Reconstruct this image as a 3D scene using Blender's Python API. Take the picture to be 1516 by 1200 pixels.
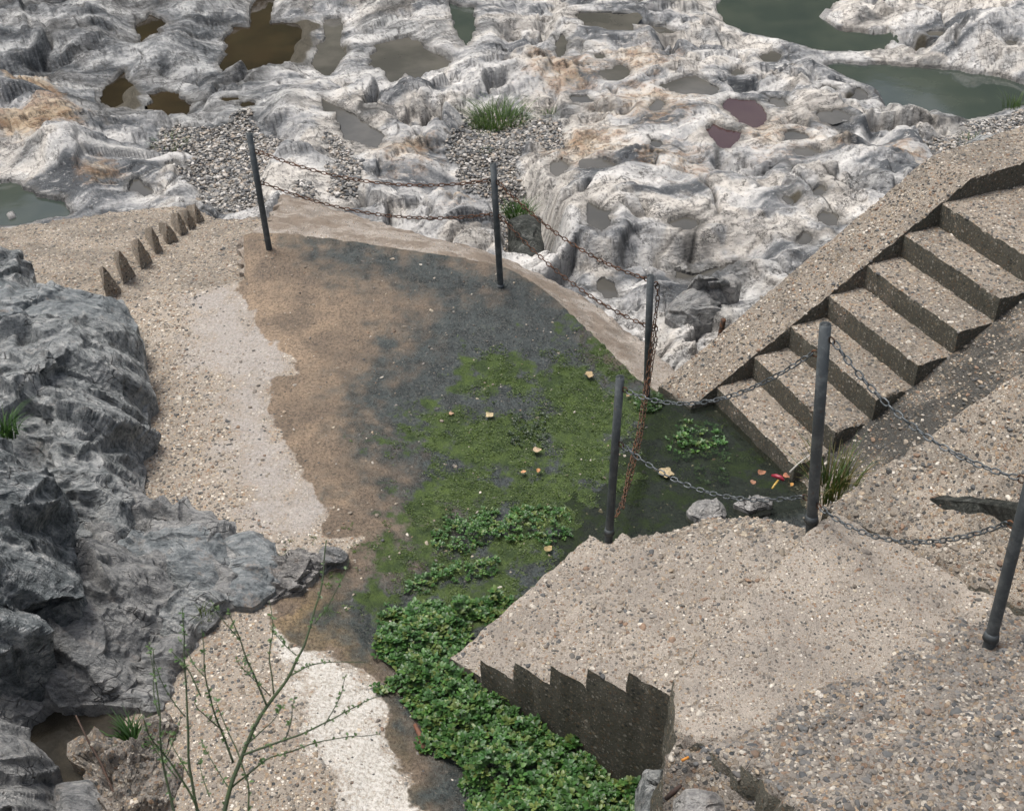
import bpy, bmesh, math, random
import numpy as np
from mathutils import Vector, Matrix, Euler
from mathutils.geometry import delaunay_2d_cdt

for o in list(bpy.data.objects):
    bpy.data.objects.remove(o)
random.seed(7)
RNG = np.random.default_rng(11)
scene = bpy.context.scene
COL = scene.collection

# ------------------------------------------------------------------ camera
PW, PH, FPX = 1516.0, 1200.0, 1800.0
CAM_H, PITCH, ROLL = 4.9, 36.0, -1.0
_p, _r = math.radians(PITCH), math.radians(ROLL)
FW = np.array([0, math.cos(_p), -math.sin(_p)])
_rt = np.array([1.0, 0, 0]); _up = np.cross(_rt, FW)
RT = _rt * math.cos(_r) + _up * math.sin(_r)
UP = np.cross(RT, FW)
EYE = np.array([0, 0, CAM_H])
cam_data = bpy.data.cameras.new('camera')
cam_data.sensor_fit = 'HORIZONTAL'
cam_data.sensor_width = 36.0
cam_data.lens = 36.0 * FPX / PW
cam_data.clip_start = 0.05
cam_data.clip_end = 2000
cam_data.dof.use_dof = True
cam_data.dof.focus_distance = 7.5
cam_data.dof.aperture_fstop = 13.0
cam = bpy.data.objects.new('camera', cam_data)
COL.objects.link(cam)
cam.matrix_world = Matrix(((RT[0], UP[0], -FW[0], EYE[0]), (RT[1], UP[1], -FW[1], EYE[1]),
                           (RT[2], UP[2], -FW[2], EYE[2]), (0, 0, 0, 1)))
scene.camera = cam

# ------------------------------------------------------------------ sky, sun, exposure
SUN_EL, SUN_AZ = 71.0, -60.0      # azimuth measured from +Y (away from camera) towards +X
world = bpy.data.worlds.new('World')
scene.world = world
world.use_nodes = True
wt = world.node_tree
for n in list(wt.nodes):
    wt.nodes.remove(n)
w_out = wt.nodes.new('ShaderNodeOutputWorld')
w_bg = wt.nodes.new('ShaderNodeBackground')
w_sky = wt.nodes.new('ShaderNodeTexSky')
w_sky.sky_type = 'NISHITA'
w_sky.sun_disc = False
w_sky.sun_elevation = math.radians(SUN_EL)
w_sky.sun_rotation = math.radians(SUN_AZ)
w_sky.air_density = 1.0
w_sky.dust_density = 6.0
w_sky.ozone_density = 1.0
w_hs = wt.nodes.new('ShaderNodeHueSaturation')
w_hs.inputs['Saturation'].default_value = 0.55
wt.links.new(w_sky.outputs[0], w_hs.inputs['Color'])
wt.links.new(w_hs.outputs[0], w_bg.inputs['Color'])
w_bg.inputs['Strength'].default_value = 0.10
wt.links.new(w_bg.outputs[0], w_out.inputs['Surface'])
sun_data = bpy.data.lights.new('sun', 'SUN')
sun_data.energy = 1.5
sun_data.angle = math.radians(20)
sun_data.color = (1.0, 0.965, 0.91)
sun = bpy.data.objects.new('sun', sun_data)
COL.objects.link(sun)
_el, _az = math.radians(SUN_EL), math.radians(SUN_AZ)
sun_dir = Vector((math.cos(_el) * math.sin(_az), math.cos(_el) * math.cos(_az), math.sin(_el)))
sun.rotation_euler = sun_dir.to_track_quat('Z', 'Y').to_euler()
sun.location = (0, 0, 30)
scene.view_settings.view_transform = 'Standard'
scene.view_settings.look = 'None'
scene.view_settings.gamma = 1.0
scene.view_settings.exposure = 0.86
scene.view_settings.use_curve_mapping = False
cy = scene.cycles
cy.max_bounces, cy.diffuse_bounces, cy.glossy_bounces, cy.transmission_bounces, cy.transparent_max_bounces = 4, 3, 2, 2, 6


# ------------------------------------------------------------------ geometry helpers
def at(u, v, z):
    """world point where the sight line through photo pixel (u, v) meets height z"""
    d = FW * FPX + RT * (u - PW / 2) - UP * (v - PH / 2)
    return EYE + d * ((z - CAM_H) / d[2])


def at_depth(u, v, d):
    return EYE + (FW * FPX + RT * (u - PW / 2) - UP * (v - PH / 2)) * (d / FPX)


_PR = np.random.default_rng(5)
_PERM = _PR.permutation(4096).astype(np.int32)
_g = _PR.normal(size=(4096, 3)); GRAD = (_g / np.linalg.norm(_g, axis=1, keepdims=True)).astype(np.float32)


def perlin(P, seed=0):
    """gradient noise; a point set with one common height is treated in two dimensions"""
    P = np.asarray(P, np.float32)
    i = np.floor(P).astype(np.int32)
    f = P - i
    u = f * f * f * (f * (f * 6 - 15) + 10)
    flatz = bool(len(P)) and P[0, 2] == P[-1, 2] and np.ptp(P[:, 2]) == 0
    out = np.zeros(len(P), np.float32)
    for dx in (0, 1):
        wx = u[:, 0] if dx else 1 - u[:, 0]
        hx = _PERM[(i[:, 0] + dx + seed * 131) & 4095]
        for dy in (0, 1):
            wy = wx * (u[:, 1] if dy else 1 - u[:, 1])
            hy = _PERM[(hx + i[:, 1] + dy) & 4095]
            for dz in ((0,) if flatz else (0, 1)):
                g = GRAD[_PERM[(hy + i[:, 2] + dz) & 4095]]
                if flatz:
                    out += wy * 1.25 * (g[:, 0] * (f[:, 0] - dx) + g[:, 1] * (f[:, 1] - dy))
                else:
                    wz = u[:, 2] if dz else 1 - u[:, 2]
                    out += wy * wz * (g[:, 0] * (f[:, 0] - dx) + g[:, 1] * (f[:, 1] - dy) + g[:, 2] * (f[:, 2] - dz))
    return out * 1.5


def fbm(P, scale, oct=4, seed=0, gain=.5):
    P = np.asarray(P, float) * scale
    a, s, t = 1.0, 0, 0
    for k in range(oct):
        t = t + a * perlin(P * (2.03 ** k) + 17.3 * k, seed + k)
        a *= gain
    return t


def ridged(P, scale, oct=4, seed=0, gain=.5):
    P = np.asarray(P, float) * scale
    a, t = 1.0, 0
    for k in range(oct):
        t = t + a * (1 - 2 * np.abs(perlin(P * (2.07 ** k) + 9.1 * k, seed + k)))
        a *= gain
    return t


def worley(x, y, seed=0):
    """2D cells: distance to the border, random numbers of the cell, offset from its centre"""
    ix, iy = np.floor(x).astype(np.int32), np.floor(y).astype(np.int32)
    d1 = np.full(len(x), 9.0); d2 = d1.copy(); cid = np.zeros(len(x), np.int32); ox = np.zeros(len(x)); oy = ox.copy()
    for a in (-1, 0, 1):
        for b in (-1, 0, 1):
            h = _PERM[(_PERM[(ix + a + seed * 77) & 4095] + iy + b) & 4095]
            dx = x - (ix + a + .5 + .45 * GRAD[h, 0]); dy = y - (iy + b + .5 + .45 * GRAD[h, 1])
            d = np.sqrt(dx * dx + dy * dy)
            n = d < d1
            d2 = np.where(n, d1, np.minimum(d2, d)); d1 = np.where(n, d, d1)
            cid = np.where(n, h, cid); ox = np.where(n, dx, ox); oy = np.where(n, dy, oy)
    return d2 - d1, cid, ox, oy


def sstep(a, b, x):
    t = np.clip((x - a) / (b - a), 0, 1)
    return t * t * (3 - 2 * t)


class TPS:
    """smooth height through given 3D points"""
    def __init__(self, pts, smooth=1e-3):
        P = np.array(pts, float)
        self.c = P[:, :2]
        n = len(P)
        K = self._k(P[:, :2])
        K += np.eye(n) * smooth
        A = np.zeros((n + 3, n + 3))
        A[:n, :n] = K
        A[:n, n] = 1; A[:n, n + 1:] = P[:, :2]
        A[n, :n] = 1; A[n + 1:, :n] = P[:, :2].T
        self.w = np.linalg.solve(A, np.concatenate([P[:, 2], np.zeros(3)]))

    def _k(self, Q):
        d = np.sqrt(((Q[:, None, :] - self.c[None]) ** 2).sum(-1))
        return d                       # |r| kernel: stable, no overshoot

    def __call__(self, x, y):
        Q = np.stack([np.ravel(x), np.ravel(y)], -1)
        out = np.empty(len(Q))
        for s in range(0, len(Q), 60000):
            q = Q[s:s + 60000]
            out[s:s + 60000] = self._k(q) @ self.w[:-3] + self.w[-3] + q @ self.w[-2:]
        return out


def sdf(poly, Q):
    """signed distance, positive inside"""
    poly = np.asarray(poly, float)[:, :2]
    Q = np.asarray(Q, float)[:, :2]
    if len(Q) > 3000:
        near = ((Q > poly.min(0) - .8) & (Q < poly.max(0) + .8)).all(1)
        if near.mean() < .9:
            out = np.full(len(Q), -.8)
            out[near] = _sdf(poly, Q[near])
            return out
    return _sdf(poly, Q)


def _sdf(poly, Q):
    d2 = np.full(len(Q), 1e18)
    ins = np.zeros(len(Q), bool)
    n = len(poly)
    for i in range(n):
        a, b = poly[i], poly[(i + 1) % n]
        e = b - a
        t = np.clip(((Q - a) @ e) / max(e @ e, 1e-12), 0, 1)
        dd = Q - a - t[:, None] * e
        d2 = np.minimum(d2, (dd ** 2).sum(-1))
        if abs(e[1]) > 1e-12:
            c = (a[1] > Q[:, 1]) != (b[1] > Q[:, 1])
            xi = a[0] + (Q[:, 1] - a[1]) / e[1] * e[0]
            ins ^= c & (Q[:, 0] < xi)
    d = np.sqrt(d2)
    return np.where(ins, d, -d)


def poly_on(pixels, zf, it=6, z0=0.0):
    """photo outline laid on a height function -> world xy"""
    z = np.full(len(pixels), z0)
    for _ in range(it):
        P = np.array([at(u, v, zz) for (u, v), zz in zip(pixels, z)])
        z = zf(P[:, 0], P[:, 1])
    return P


def link(name, me, parent=None, mats=()):
    o = bpy.data.objects.new(name, me)
    COL.objects.link(o)
    for m in (mats if isinstance(mats, (list, tuple)) else [mats]):
        if m.name not in me.materials:
            me.materials.append(m)
    if parent is not None:
        o.parent = parent
    return o


def mesh_np(name, V, F, smooth=True, mat_idx=None):
    """V (n,3); F (m,3|4) int array or list of lists"""
    me = bpy.data.meshes.new(name)
    V = np.asarray(V, np.float32)
    if isinstance(F, np.ndarray):
        k = F.shape[1]
        me.vertices.add(len(V)); me.vertices.foreach_set('co', V.ravel())
        me.loops.add(F.size); me.loops.foreach_set('vertex_index', F.astype(np.int32).ravel())
        me.polygons.add(len(F))
        me.polygons.foreach_set('loop_start', np.arange(0, F.size, k, dtype=np.int32))
        me.polygons.foreach_set('loop_total', np.full(len(F), k, np.int32))
        me.update(calc_edges=True)
    else:
        me.from_pydata(V.tolist(), [], F)
    me.polygons.foreach_set('use_smooth', np.full(len(me.polygons), smooth))
    if mat_idx is not None:
        me.polygons.foreach_set('material_index', np.asarray(mat_idx, np.int32))
    me.update()
    return me


def fattr(me, name, arr):
    a = me.attributes.new(name, 'FLOAT', 'POINT')
    a.data.foreach_set('value', np.asarray(arr, np.float32))


def cattr(me, name, arr):
    a = me.attributes.new(name, 'FLOAT_COLOR', 'POINT')
    c = np.ones((len(arr), 4), np.float32); c[:, :3] = arr
    a.data.foreach_set('color', c.ravel())


def tag(o, label=None, cat=None, group=None, kind=None):
    if label: o['label'] = label
    if cat: o['category'] = cat
    if group: o['group'] = group
    if kind: o['kind'] = kind
    return o


def empty(name, loc, label, cat, group=None):
    o = bpy.data.objects.new(name, None)
    COL.objects.link(o)
    o.location = loc
    o.empty_display_size = .1
    tag(o, label, cat, group)
    return o


def adopt(o, parent):
    """parent o without moving it"""
    o.parent = parent
    o.matrix_parent_inverse = Matrix.Translation(parent.location).inverted()
    return o


def resample(ring, cell):
    out = []
    n = len(ring)
    for i in range(n):
        a, b = np.array(ring[i]), np.array(ring[(i + 1) % n])
        k = max(1, int(round(np.linalg.norm((b - a)[:2]) / cell)))
        for j in range(k):
            out.append(a + (b - a) * j / k)
    return np.array(out)


def patch(name, ring, zf, cell, bottom, mats, parent=None, rough=.0, edge=.006, edge_jit=.006, seed=0,
          relief=None, rows=None, attrs=None, drop=0.0):
    """a solid of concrete: top laid on zf inside the ring, sides going down to z = bottom.
    material 0 on top, material 1 on the sides"""
    ring = np.array([list(p)[:2] for p in ring], float)
    area = sum(ring[i][0] * ring[(i + 1) % len(ring)][1] - ring[(i + 1) % len(ring)][0] * ring[i][1] for i in range(len(ring)))
    if area < 0:
        ring = ring[::-1]
    B = resample(ring, cell)
    if edge_jit:
        B3 = np.column_stack([B, np.zeros(len(B))])
        j = np.stack([fbm(B3, 9, 3, seed + 50), fbm(B3, 9, 3, seed + 60)], -1)
        B = B + j * edge_jit
    lo, hi = B.min(0), B.max(0)
    gx = np.arange(lo[0], hi[0], cell)
    gy = np.arange(lo[1], hi[1], cell * .866)
    X, Y = np.meshgrid(gx, gy)
    X = X + (np.arange(len(gy)) % 2)[:, None] * cell * .5
    G = np.stack([X.ravel(), Y.ravel()], -1)
    G = G + RNG.uniform(-.22, .22, G.shape) * cell
    G = G[sdf(B, G) > cell * .55]
    nb = len(B)
    pts = [Vector(p) for p in np.vstack([B, G])]
    r = delaunay_2d_cdt(pts, [], [list(range(nb))], 1, 1e-7)
    V2 = np.array([tuple(v) for v in r[0]]); F = [list(f) for f in r[2]]
    z = zf(V2[:, 0], V2[:, 1])
    V = np.column_stack([V2, z])
    if rough:
        V[:, 2] += rough * fbm(V * [1, 1, 0], 6, 4, seed)
    if relief is not None:
        V[:, 2] += relief(V)
    orig = r[3]
    idx = {}
    for k, ol in enumerate(orig):
        for q in ol:
            idx[q] = k
    loop = [idx[k] for k in range(nb) if k in idx]
    chip = fbm(V[loop], 13, 3, seed + 70) + .5 * fbm(V[loop], 40, 2, seed + 71)
    V[loop, 2] -= edge * (1 + 2.2 * sstep(.15, .7, chip))
    faces = F
    mi = [0] * len(F)
    V = V.tolist()
    depth = float(np.mean(z)) - bottom
    rows = rows or max(2, min(14, int(depth / max(cell * 1.3, .03))))
    prev = loop
    Lp = np.array([V[k] for k in loop])
    tang = np.roll(Lp, -1, 0) - np.roll(Lp, 1, 0)
    nrm = np.column_stack([tang[:, 1], -tang[:, 0]])
    nrm /= np.maximum(np.linalg.norm(nrm, axis=1, keepdims=True), 1e-9)
    for r_ in range(1, rows + 1):
        t = r_ / rows
        Q = Lp.copy()
        Q[:, 2] = Lp[:, 2] * (1 - t) + bottom * t - (edge if r_ == 1 else 0) * .5
        off = edge * .8 + edge_jit * 1.2 * fbm(Q, 11, 3, seed + 5)
        Q[:, :2] += nrm * (off[:, None] + drop * t)
        base = len(V)
        V.extend(Q.tolist())
        cur = list(range(base, base + len(loop)))
        m = len(loop)
        for k in range(m):
            k2 = (k + 1) % m
            faces.append([prev[k], cur[k], cur[k2], prev[k2]])
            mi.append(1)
        prev = cur
    me = mesh_np(name, np.array(V), faces, True, mi)
    me.set_sharp_from_angle(angle=math.radians(40))
    o = link(name, me, None, mats)
    if attrs:
        for k, fn in attrs.items():
            fattr(me, k, fn(np.array(V)))
    if parent is not None:
        adopt(o, parent)
    return o


def tube(path, radii, sides=8, cap=True):
    path = np.array(path, float); n = len(path)
    radii = np.broadcast_to(np.asarray(radii, float), (n,))
    T = np.gradient(path, axis=0)
    T /= np.maximum(np.linalg.norm(T, axis=1, keepdims=True), 1e-9)
    ref = np.array([0, 0, 1.0]) if abs(T[0][2]) < .9 else np.array([1.0, 0, 0])
    V = []; F = []
    a = np.cross(T[0], ref); a /= np.linalg.norm(a)
    for i in range(n):
        a = a - T[i] * (a @ T[i]); a /= max(np.linalg.norm(a), 1e-9)
        b = np.cross(T[i], a)
        for k in range(sides):
            th = 2 * math.pi * k / sides
            V.append(path[i] + radii[i] * (math.cos(th) * a + math.sin(th) * b))
    for i in range(n - 1):
        for k in range(sides):
            k2 = (k + 1) % sides
            F.append([i * sides + k, i * sides + k2, (i + 1) * sides + k2, (i + 1) * sides + k])
    if cap:
        F.append(list(range(sides))[::-1]); F.append([(n - 1) * sides + k for k in range(sides)])
    return V, F


class Acc:
    def __init__(self): self.V = []; self.F = []; self.C = []
    def add(self, V, F, col=None):
        b = len(self.V)
        self.V.extend([tuple(v) for v in V]); self.F.extend([[i + b for i in f] for f in F])
        if col is not None: self.C.extend([col] * len(V))
    def mesh(self, name, smooth=True):
        me = mesh_np(name, np.array(self.V), self.F, smooth)
        if self.C: cattr(me, 'col', np.array(self.C))
        return me


# ------------------------------------------------------------------ material helpers
class M:
    def __init__(self, name):
        self.m = bpy.data.materials.new(name)
        self.m.use_nodes = True
        self.t = self.m.node_tree
        self.b = self.t.nodes['Principled BSDF']
        self.pos = None

    def n(self, typ, ins=None, **props):
        nd = self.t.nodes.new(typ)
        for k, v in props.items():
            setattr(nd, k, v)
        for k, v in (ins or {}).items():
            self.set(nd.inputs[k], v)
        return nd

    def set(self, sock, v):
        if isinstance(v, bpy.types.NodeSocket):
            self.t.links.new(v, sock)
        elif isinstance(v, (tuple, list)) and len(v) == 3 and sock.type == 'RGBA':
            sock.default_value = (*v, 1)
        else:
            sock.default_value = v

    def P(self):
        if self.pos is None:
            self.pos = self.n('ShaderNodeNewGeometry').outputs['Position']
        return self.pos

    def noise(self, scale, detail=4, rough=.55, vec=None, dist=0.0, color=False, lac=2.0):
        nd = self.n('ShaderNodeTexNoise', {'Vector': vec if vec is not None else self.P(), 'Scale': scale, 'Detail': detail,
                                           'Roughness': rough, 'Distortion': dist, 'Lacunarity': lac})
        return nd.outputs['Color' if color else 'Fac']

    def vor(self, scale, feature='F1', vec=None, rnd=1.0):
        return self.n('ShaderNodeTexVoronoi', {'Vector': vec if vec is not None else self.P(), 'Scale': scale, 'Randomness': rnd}, feature=feature)

    def math(self, op, a, b=0.0, c=None, clamp=False):
        nd = self.n('ShaderNodeMath', operation=op, use_clamp=clamp)
        self.set(nd.inputs[0], a); self.set(nd.inputs[1], b)
        if c is not None: self.set(nd.inputs[2], c)
        return nd.outputs[0]

    def vmath(self, op, a, b=None, scale=None):
        nd = self.n('ShaderNodeVectorMath', operation=op)
        self.set(nd.inputs[0], a)
        if b is not None: self.set(nd.inputs[1], b)
        if scale is not None: self.set(nd.inputs['Scale'], scale)
        return nd.outputs[0]

    def ramp(self, fac, stops, interp='LINEAR'):
        nd = self.n('ShaderNodeValToRGB', {'Fac': fac})
        cr = nd.color_ramp; cr.interpolation = interp
        while len(cr.elements) < len(stops): cr.elements.new(.5)
        for e, (p, c) in zip(cr.elements, stops):
            e.position = p; e.color = (*c, 1) if len(c) == 3 else c
        return nd.outputs['Color']

    def step(self, x, lo, hi):
        return self.n('ShaderNodeMapRange', {'Value': x, 'From Min': lo, 'From Max': hi}, interpolation_type='SMOOTHSTEP').outputs[0]

    def mix(self, fac, a, b, mode='MIX'):
        nd = self.n('ShaderNodeMix', data_type='RGBA', blend_type=mode)
        self.set(nd.inputs[0], fac); self.set(nd.inputs[6], a); self.set(nd.inputs[7], b)
        return nd.outputs[2]

    def mixf(self, fac, a, b):
        nd = self.n('ShaderNodeMix', data_type='FLOAT')
        self.set(nd.inputs[0], fac); self.set(nd.inputs[2], a); self.set(nd.inputs[3], b)
        return nd.outputs[0]

    def attr(self, name, kind='GEOMETRY', out='Fac'):
        return self.n('ShaderNodeAttribute', attribute_name=name, attribute_type=kind).outputs[out]

    def bump(self, h, strength=.5, dist=.01, normal=None):
        nd = self.n('ShaderNodeBump', {'Height': h, 'Strength': strength, 'Distance': dist})
        if normal is not None: self.set(nd.inputs['Normal'], normal)
        return nd.outputs[0]

    def out(self, color=None, rough=None, normal=None, **kw):
        if color is not None: self.set(self.b.inputs['Base Color'], color)
        if rough is not None: self.set(self.b.inputs['Roughness'], rough)
        if normal is not None: self.set(self.b.inputs['Normal'], normal)
        for k, v in kw.items():
            self.set(self.b.inputs[k.replace('_', ' ')], v)
        return self.m


PEB = [(0.0, (.045, .05, .052)), (.16, (.11, .107, .10)), (.28, (.30, .22, .145)), (.42, (.16, .14, .118)), (.55, (.42, .335, .235)),
       (.68, (.24, .145, .09)), (.78, (.28, .26, .23)), (.9, (.54, .48, .39)), (1.0, (.68, .63, .56))]
PEB_COLS = np.array([(.09, .092, .092), (.14, .13, .115), (.22, .185, .145), (.28, .235, .18), (.33, .28, .22), (.19, .165, .14), (.25, .165, .11), (.42, .375, .315), (.24, .22, .195), (.36, .285, .205), (.10, .098, .092), (.58, .53, .455), (.48, .41, .31)])
GREY_COLS = np.array([(.07, .075, .08), (.11, .112, .112), (.16, .155, .148), (.20, .185, .165), (.25, .22, .185), (.14, .135, .13), (.22, .15, .105), (.29, .26, .225), (.18, .165, .15), (.34, .275, .20), (.48, .44, .38)])


def aggregate(m, s1=44.0, cover=.36, matrix=(.375, .326, .268), matrix2=(.275, .238, .196), fade=None):
    """exposed aggregate: stones of two sizes set in a sandy matrix -> colour, height"""
    big = m.noise(1.7, 3, .6)
    base = m.mix(m.step(big, .35, .65), matrix, matrix2)
    base = m.mix(m.math('MULTIPLY', m.step(m.math('ABSOLUTE', m.math('SUBTRACT', big, .47)), .004, .001), .6), base, (.06, .05, .04))
    grit = m.noise(170, 2, .75)
    base = m.mix(m.step(grit, .30, .72), m.mix(.42, base, (.09, .078, .065)), m.mix(.15, base, (.55, .5, .43)))
    v2 = m.vor(s1 * 2.1)
    c2 = m.n('ShaderNodeSeparateColor', {'Color': v2.outputs['Color']})
    stone2 = m.ramp(c2.outputs[0], PEB)
    cov2 = m.math('MULTIPLY', m.step(v2.outputs['Distance'], cover + .10, cover - .02), m.step(c2.outputs[1], .25, .35))
    v1 = m.vor(s1)
    c1 = m.n('ShaderNodeSeparateColor', {'Color': v1.outputs['Color']})
    stone1 = m.ramp(c1.outputs[0], PEB)
    cov1 = m.math('MULTIPLY', m.step(v1.outputs['Distance'], cover + .10, cover + .03), m.step(c1.outputs[1], .30, .36))
    h = m.math('ADD', m.math('MULTIPLY', cov2, .35), m.math('MULTIPLY', cov1, .8))
    if fade is not None:
        cov1 = m.math('MULTIPLY', cov1, fade); cov2 = m.math('MULTIPLY', cov2, m.math('ADD', m.math('MULTIPLY', fade, .7), .3))
    col = m.mix(cov2, base, stone2)
    col = m.mix(cov1, col, stone1)
    h = m.math('ADD', h, m.math('MULTIPLY', grit, .9))
    return col, h


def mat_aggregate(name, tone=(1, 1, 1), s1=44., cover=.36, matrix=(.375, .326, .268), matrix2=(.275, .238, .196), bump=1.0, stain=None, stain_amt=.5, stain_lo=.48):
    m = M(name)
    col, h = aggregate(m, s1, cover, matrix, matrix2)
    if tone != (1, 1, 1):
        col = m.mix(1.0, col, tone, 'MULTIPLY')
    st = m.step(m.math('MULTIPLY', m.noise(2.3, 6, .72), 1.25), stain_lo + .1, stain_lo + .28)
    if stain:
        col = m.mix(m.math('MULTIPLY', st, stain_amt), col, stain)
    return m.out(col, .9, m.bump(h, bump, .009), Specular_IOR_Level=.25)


MAT = {}
MAT['aggregate'] = mat_aggregate('aggregate_concrete', stain=(.10, .095, .085), stain_amt=.35)
MAT['aggregate_grey'] = mat_aggregate('aggregate_grey', (1, 1, 1), 40., .42, (.33, .292, .25), (.24, .214, .187), stain=(.09, .09, .09), stain_amt=.35, stain_lo=.4)
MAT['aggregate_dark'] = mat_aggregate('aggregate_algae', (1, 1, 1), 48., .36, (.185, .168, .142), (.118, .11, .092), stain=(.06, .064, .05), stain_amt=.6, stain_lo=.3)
MAT['smooth'] = mat_aggregate('worn_concrete', (1, 1, 1), 54., .30, (.41, .365, .312), (.31, .275, .236), .9, stain=(.2, .18, .16), stain_amt=.4)
MAT['apron'] = mat_aggregate('pale_apron_concrete', (1, 1, 1), 50., .26, (.45, .405, .36), (.33, .292, .256), 1.0, stain=(.19, .15, .115), stain_amt=.75, stain_lo=.44)
MAT['agg_stained'] = mat_aggregate('aggregate_stained', (1, 1, 1), 44., .38, (.20, .175, .145), (.10, .095, .085), stain=(.045, .047, .045), stain_amt=.8, stain_lo=.38)
MAT['agg_mid'] = mat_aggregate('aggregate_step_end', (1, 1, 1), 44., .38, (.36, .315, .26), (.25, .22, .185))


def mat_path():
    """path concrete with dry, limed, wet, slimed and mossy areas (stain outlines stored on the mesh as distances)"""
    m = M('path_concrete')
    n1, n2 = m.attr('n7'), m.attr('n3')
    n3 = m.math('SUBTRACT', m.noise(26, 3, .65), .5)
    grain = m.noise(55, 5, .8)
    gr0 = m.math('SUBTRACT', grain, .5)
    def edge(name, amp1, amp2, soft, amp3=0.0, amp4=0.0):
        x = m.math('ADD', m.attr(name), m.math('MULTIPLY', n1, amp1))
        if amp2: x = m.math('ADD', x, m.math('MULTIPLY', n2, amp2))
        if amp3: x = m.math('ADD', x, m.math('MULTIPLY', n3, amp3))
        if amp4: x = m.math('ADD', x, m.math('MULTIPLY', gr0, amp4))
        return m.step(x, -soft, soft)
    wet = edge('wet', .05, 0.0, .012, .05)
    white = edge('white', .15, .25, .22, 0, .5)
    slime = edge('slime', .18, .30, .32, .25, .9)
    moss = edge('moss', .20, .20, .08, .35, .5)
    ochre = edge('ochre', .15, .15, .12, .2)
    lime2 = edge('lime', .10, .08, .10, .2, .3)
    mott = m.noise(9, 6, .78)
    col, h = aggregate(m, 46, .36, fade=m.mixf(m.math('MULTIPLY', white, .8), 1.0, .25))
    lime = m.mix(m.step(grain, .35, .6), (.24, .222, .208), (.43, .408, .39))
    col = m.mix(m.math('MULTIPLY', white, .58), col, lime)
    col = m.mix(m.math('MULTIPLY', lime2, .85), col, m.mix(m.step(grain, .36, .6), (.36, .33, .28), (.66, .64, .60)))
    # wet: darker, warm, silt hides most stones
    low = m.math('ADD', m.math('MULTIPLY', n2, .5), .5)
    silt = m.mix(m.step(m.math('ADD', m.math('MULTIPLY', low, .6), m.math('MULTIPLY', mott, .4)), .22, .80), (.14, .105, .076), (.32, .232, .155))
    silt = m.mix(m.step(grain, .36, .56), m.mix(.78, silt, (.018, .015, .012)), silt)
    silt = m.mix(m.math('MULTIPLY', m.step(grain, .58, .68), .6), silt, (.36, .28, .20))
    wcol = m.mix(.86, m.mix(1.0, col, (.5, .44, .36), 'MULTIPLY'), silt)
    wcol = m.mix(m.math('MULTIPLY', ochre, .75), wcol, m.mix(m.step(grain, .42, .6), (.09, .062, .03), (.36, .25, .11)))
    col = m.mix(wet, col, wcol)
    sl = m.mix(m.step(mott, .40, .60), (.011, .019, .020), (.040, .054, .055))
    sl = m.mix(m.step(grain, .50, .40), sl, (.012, .015, .016))
    sl = m.mix(m.math('MULTIPLY', m.step(grain, .55, .66), .85), sl, (.13, .118, .098))
    col = m.mix(m.math('MULTIPLY', slime, m.math('MULTIPLY', wet, .97)), col, sl)
    ms = m.mix(m.step(mott, .36, .64), (.018, .034, .009), (.066, .100, .020))
    ms = m.mix(m.step(grain, .45, .65), ms, (.036, .06, .014))
    col = m.mix(m.math('MULTIPLY', moss, .95), col, ms)
    rough = m.mixf(wet, .92, .5)
    rough = m.mixf(slime, rough, m.mixf(m.step(mott, .4, .6), .22, .5))
    rough = m.mixf(moss, rough, .85)
    hh = m.math('ADD', m.math('MULTIPLY', h, .45), m.math('MULTIPLY', grain, 1.1))
    return m.out(col, rough, m.bump(hh, .8, .009), Specular_IOR_Level=m.mixf(wet, .25, .38))


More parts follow.
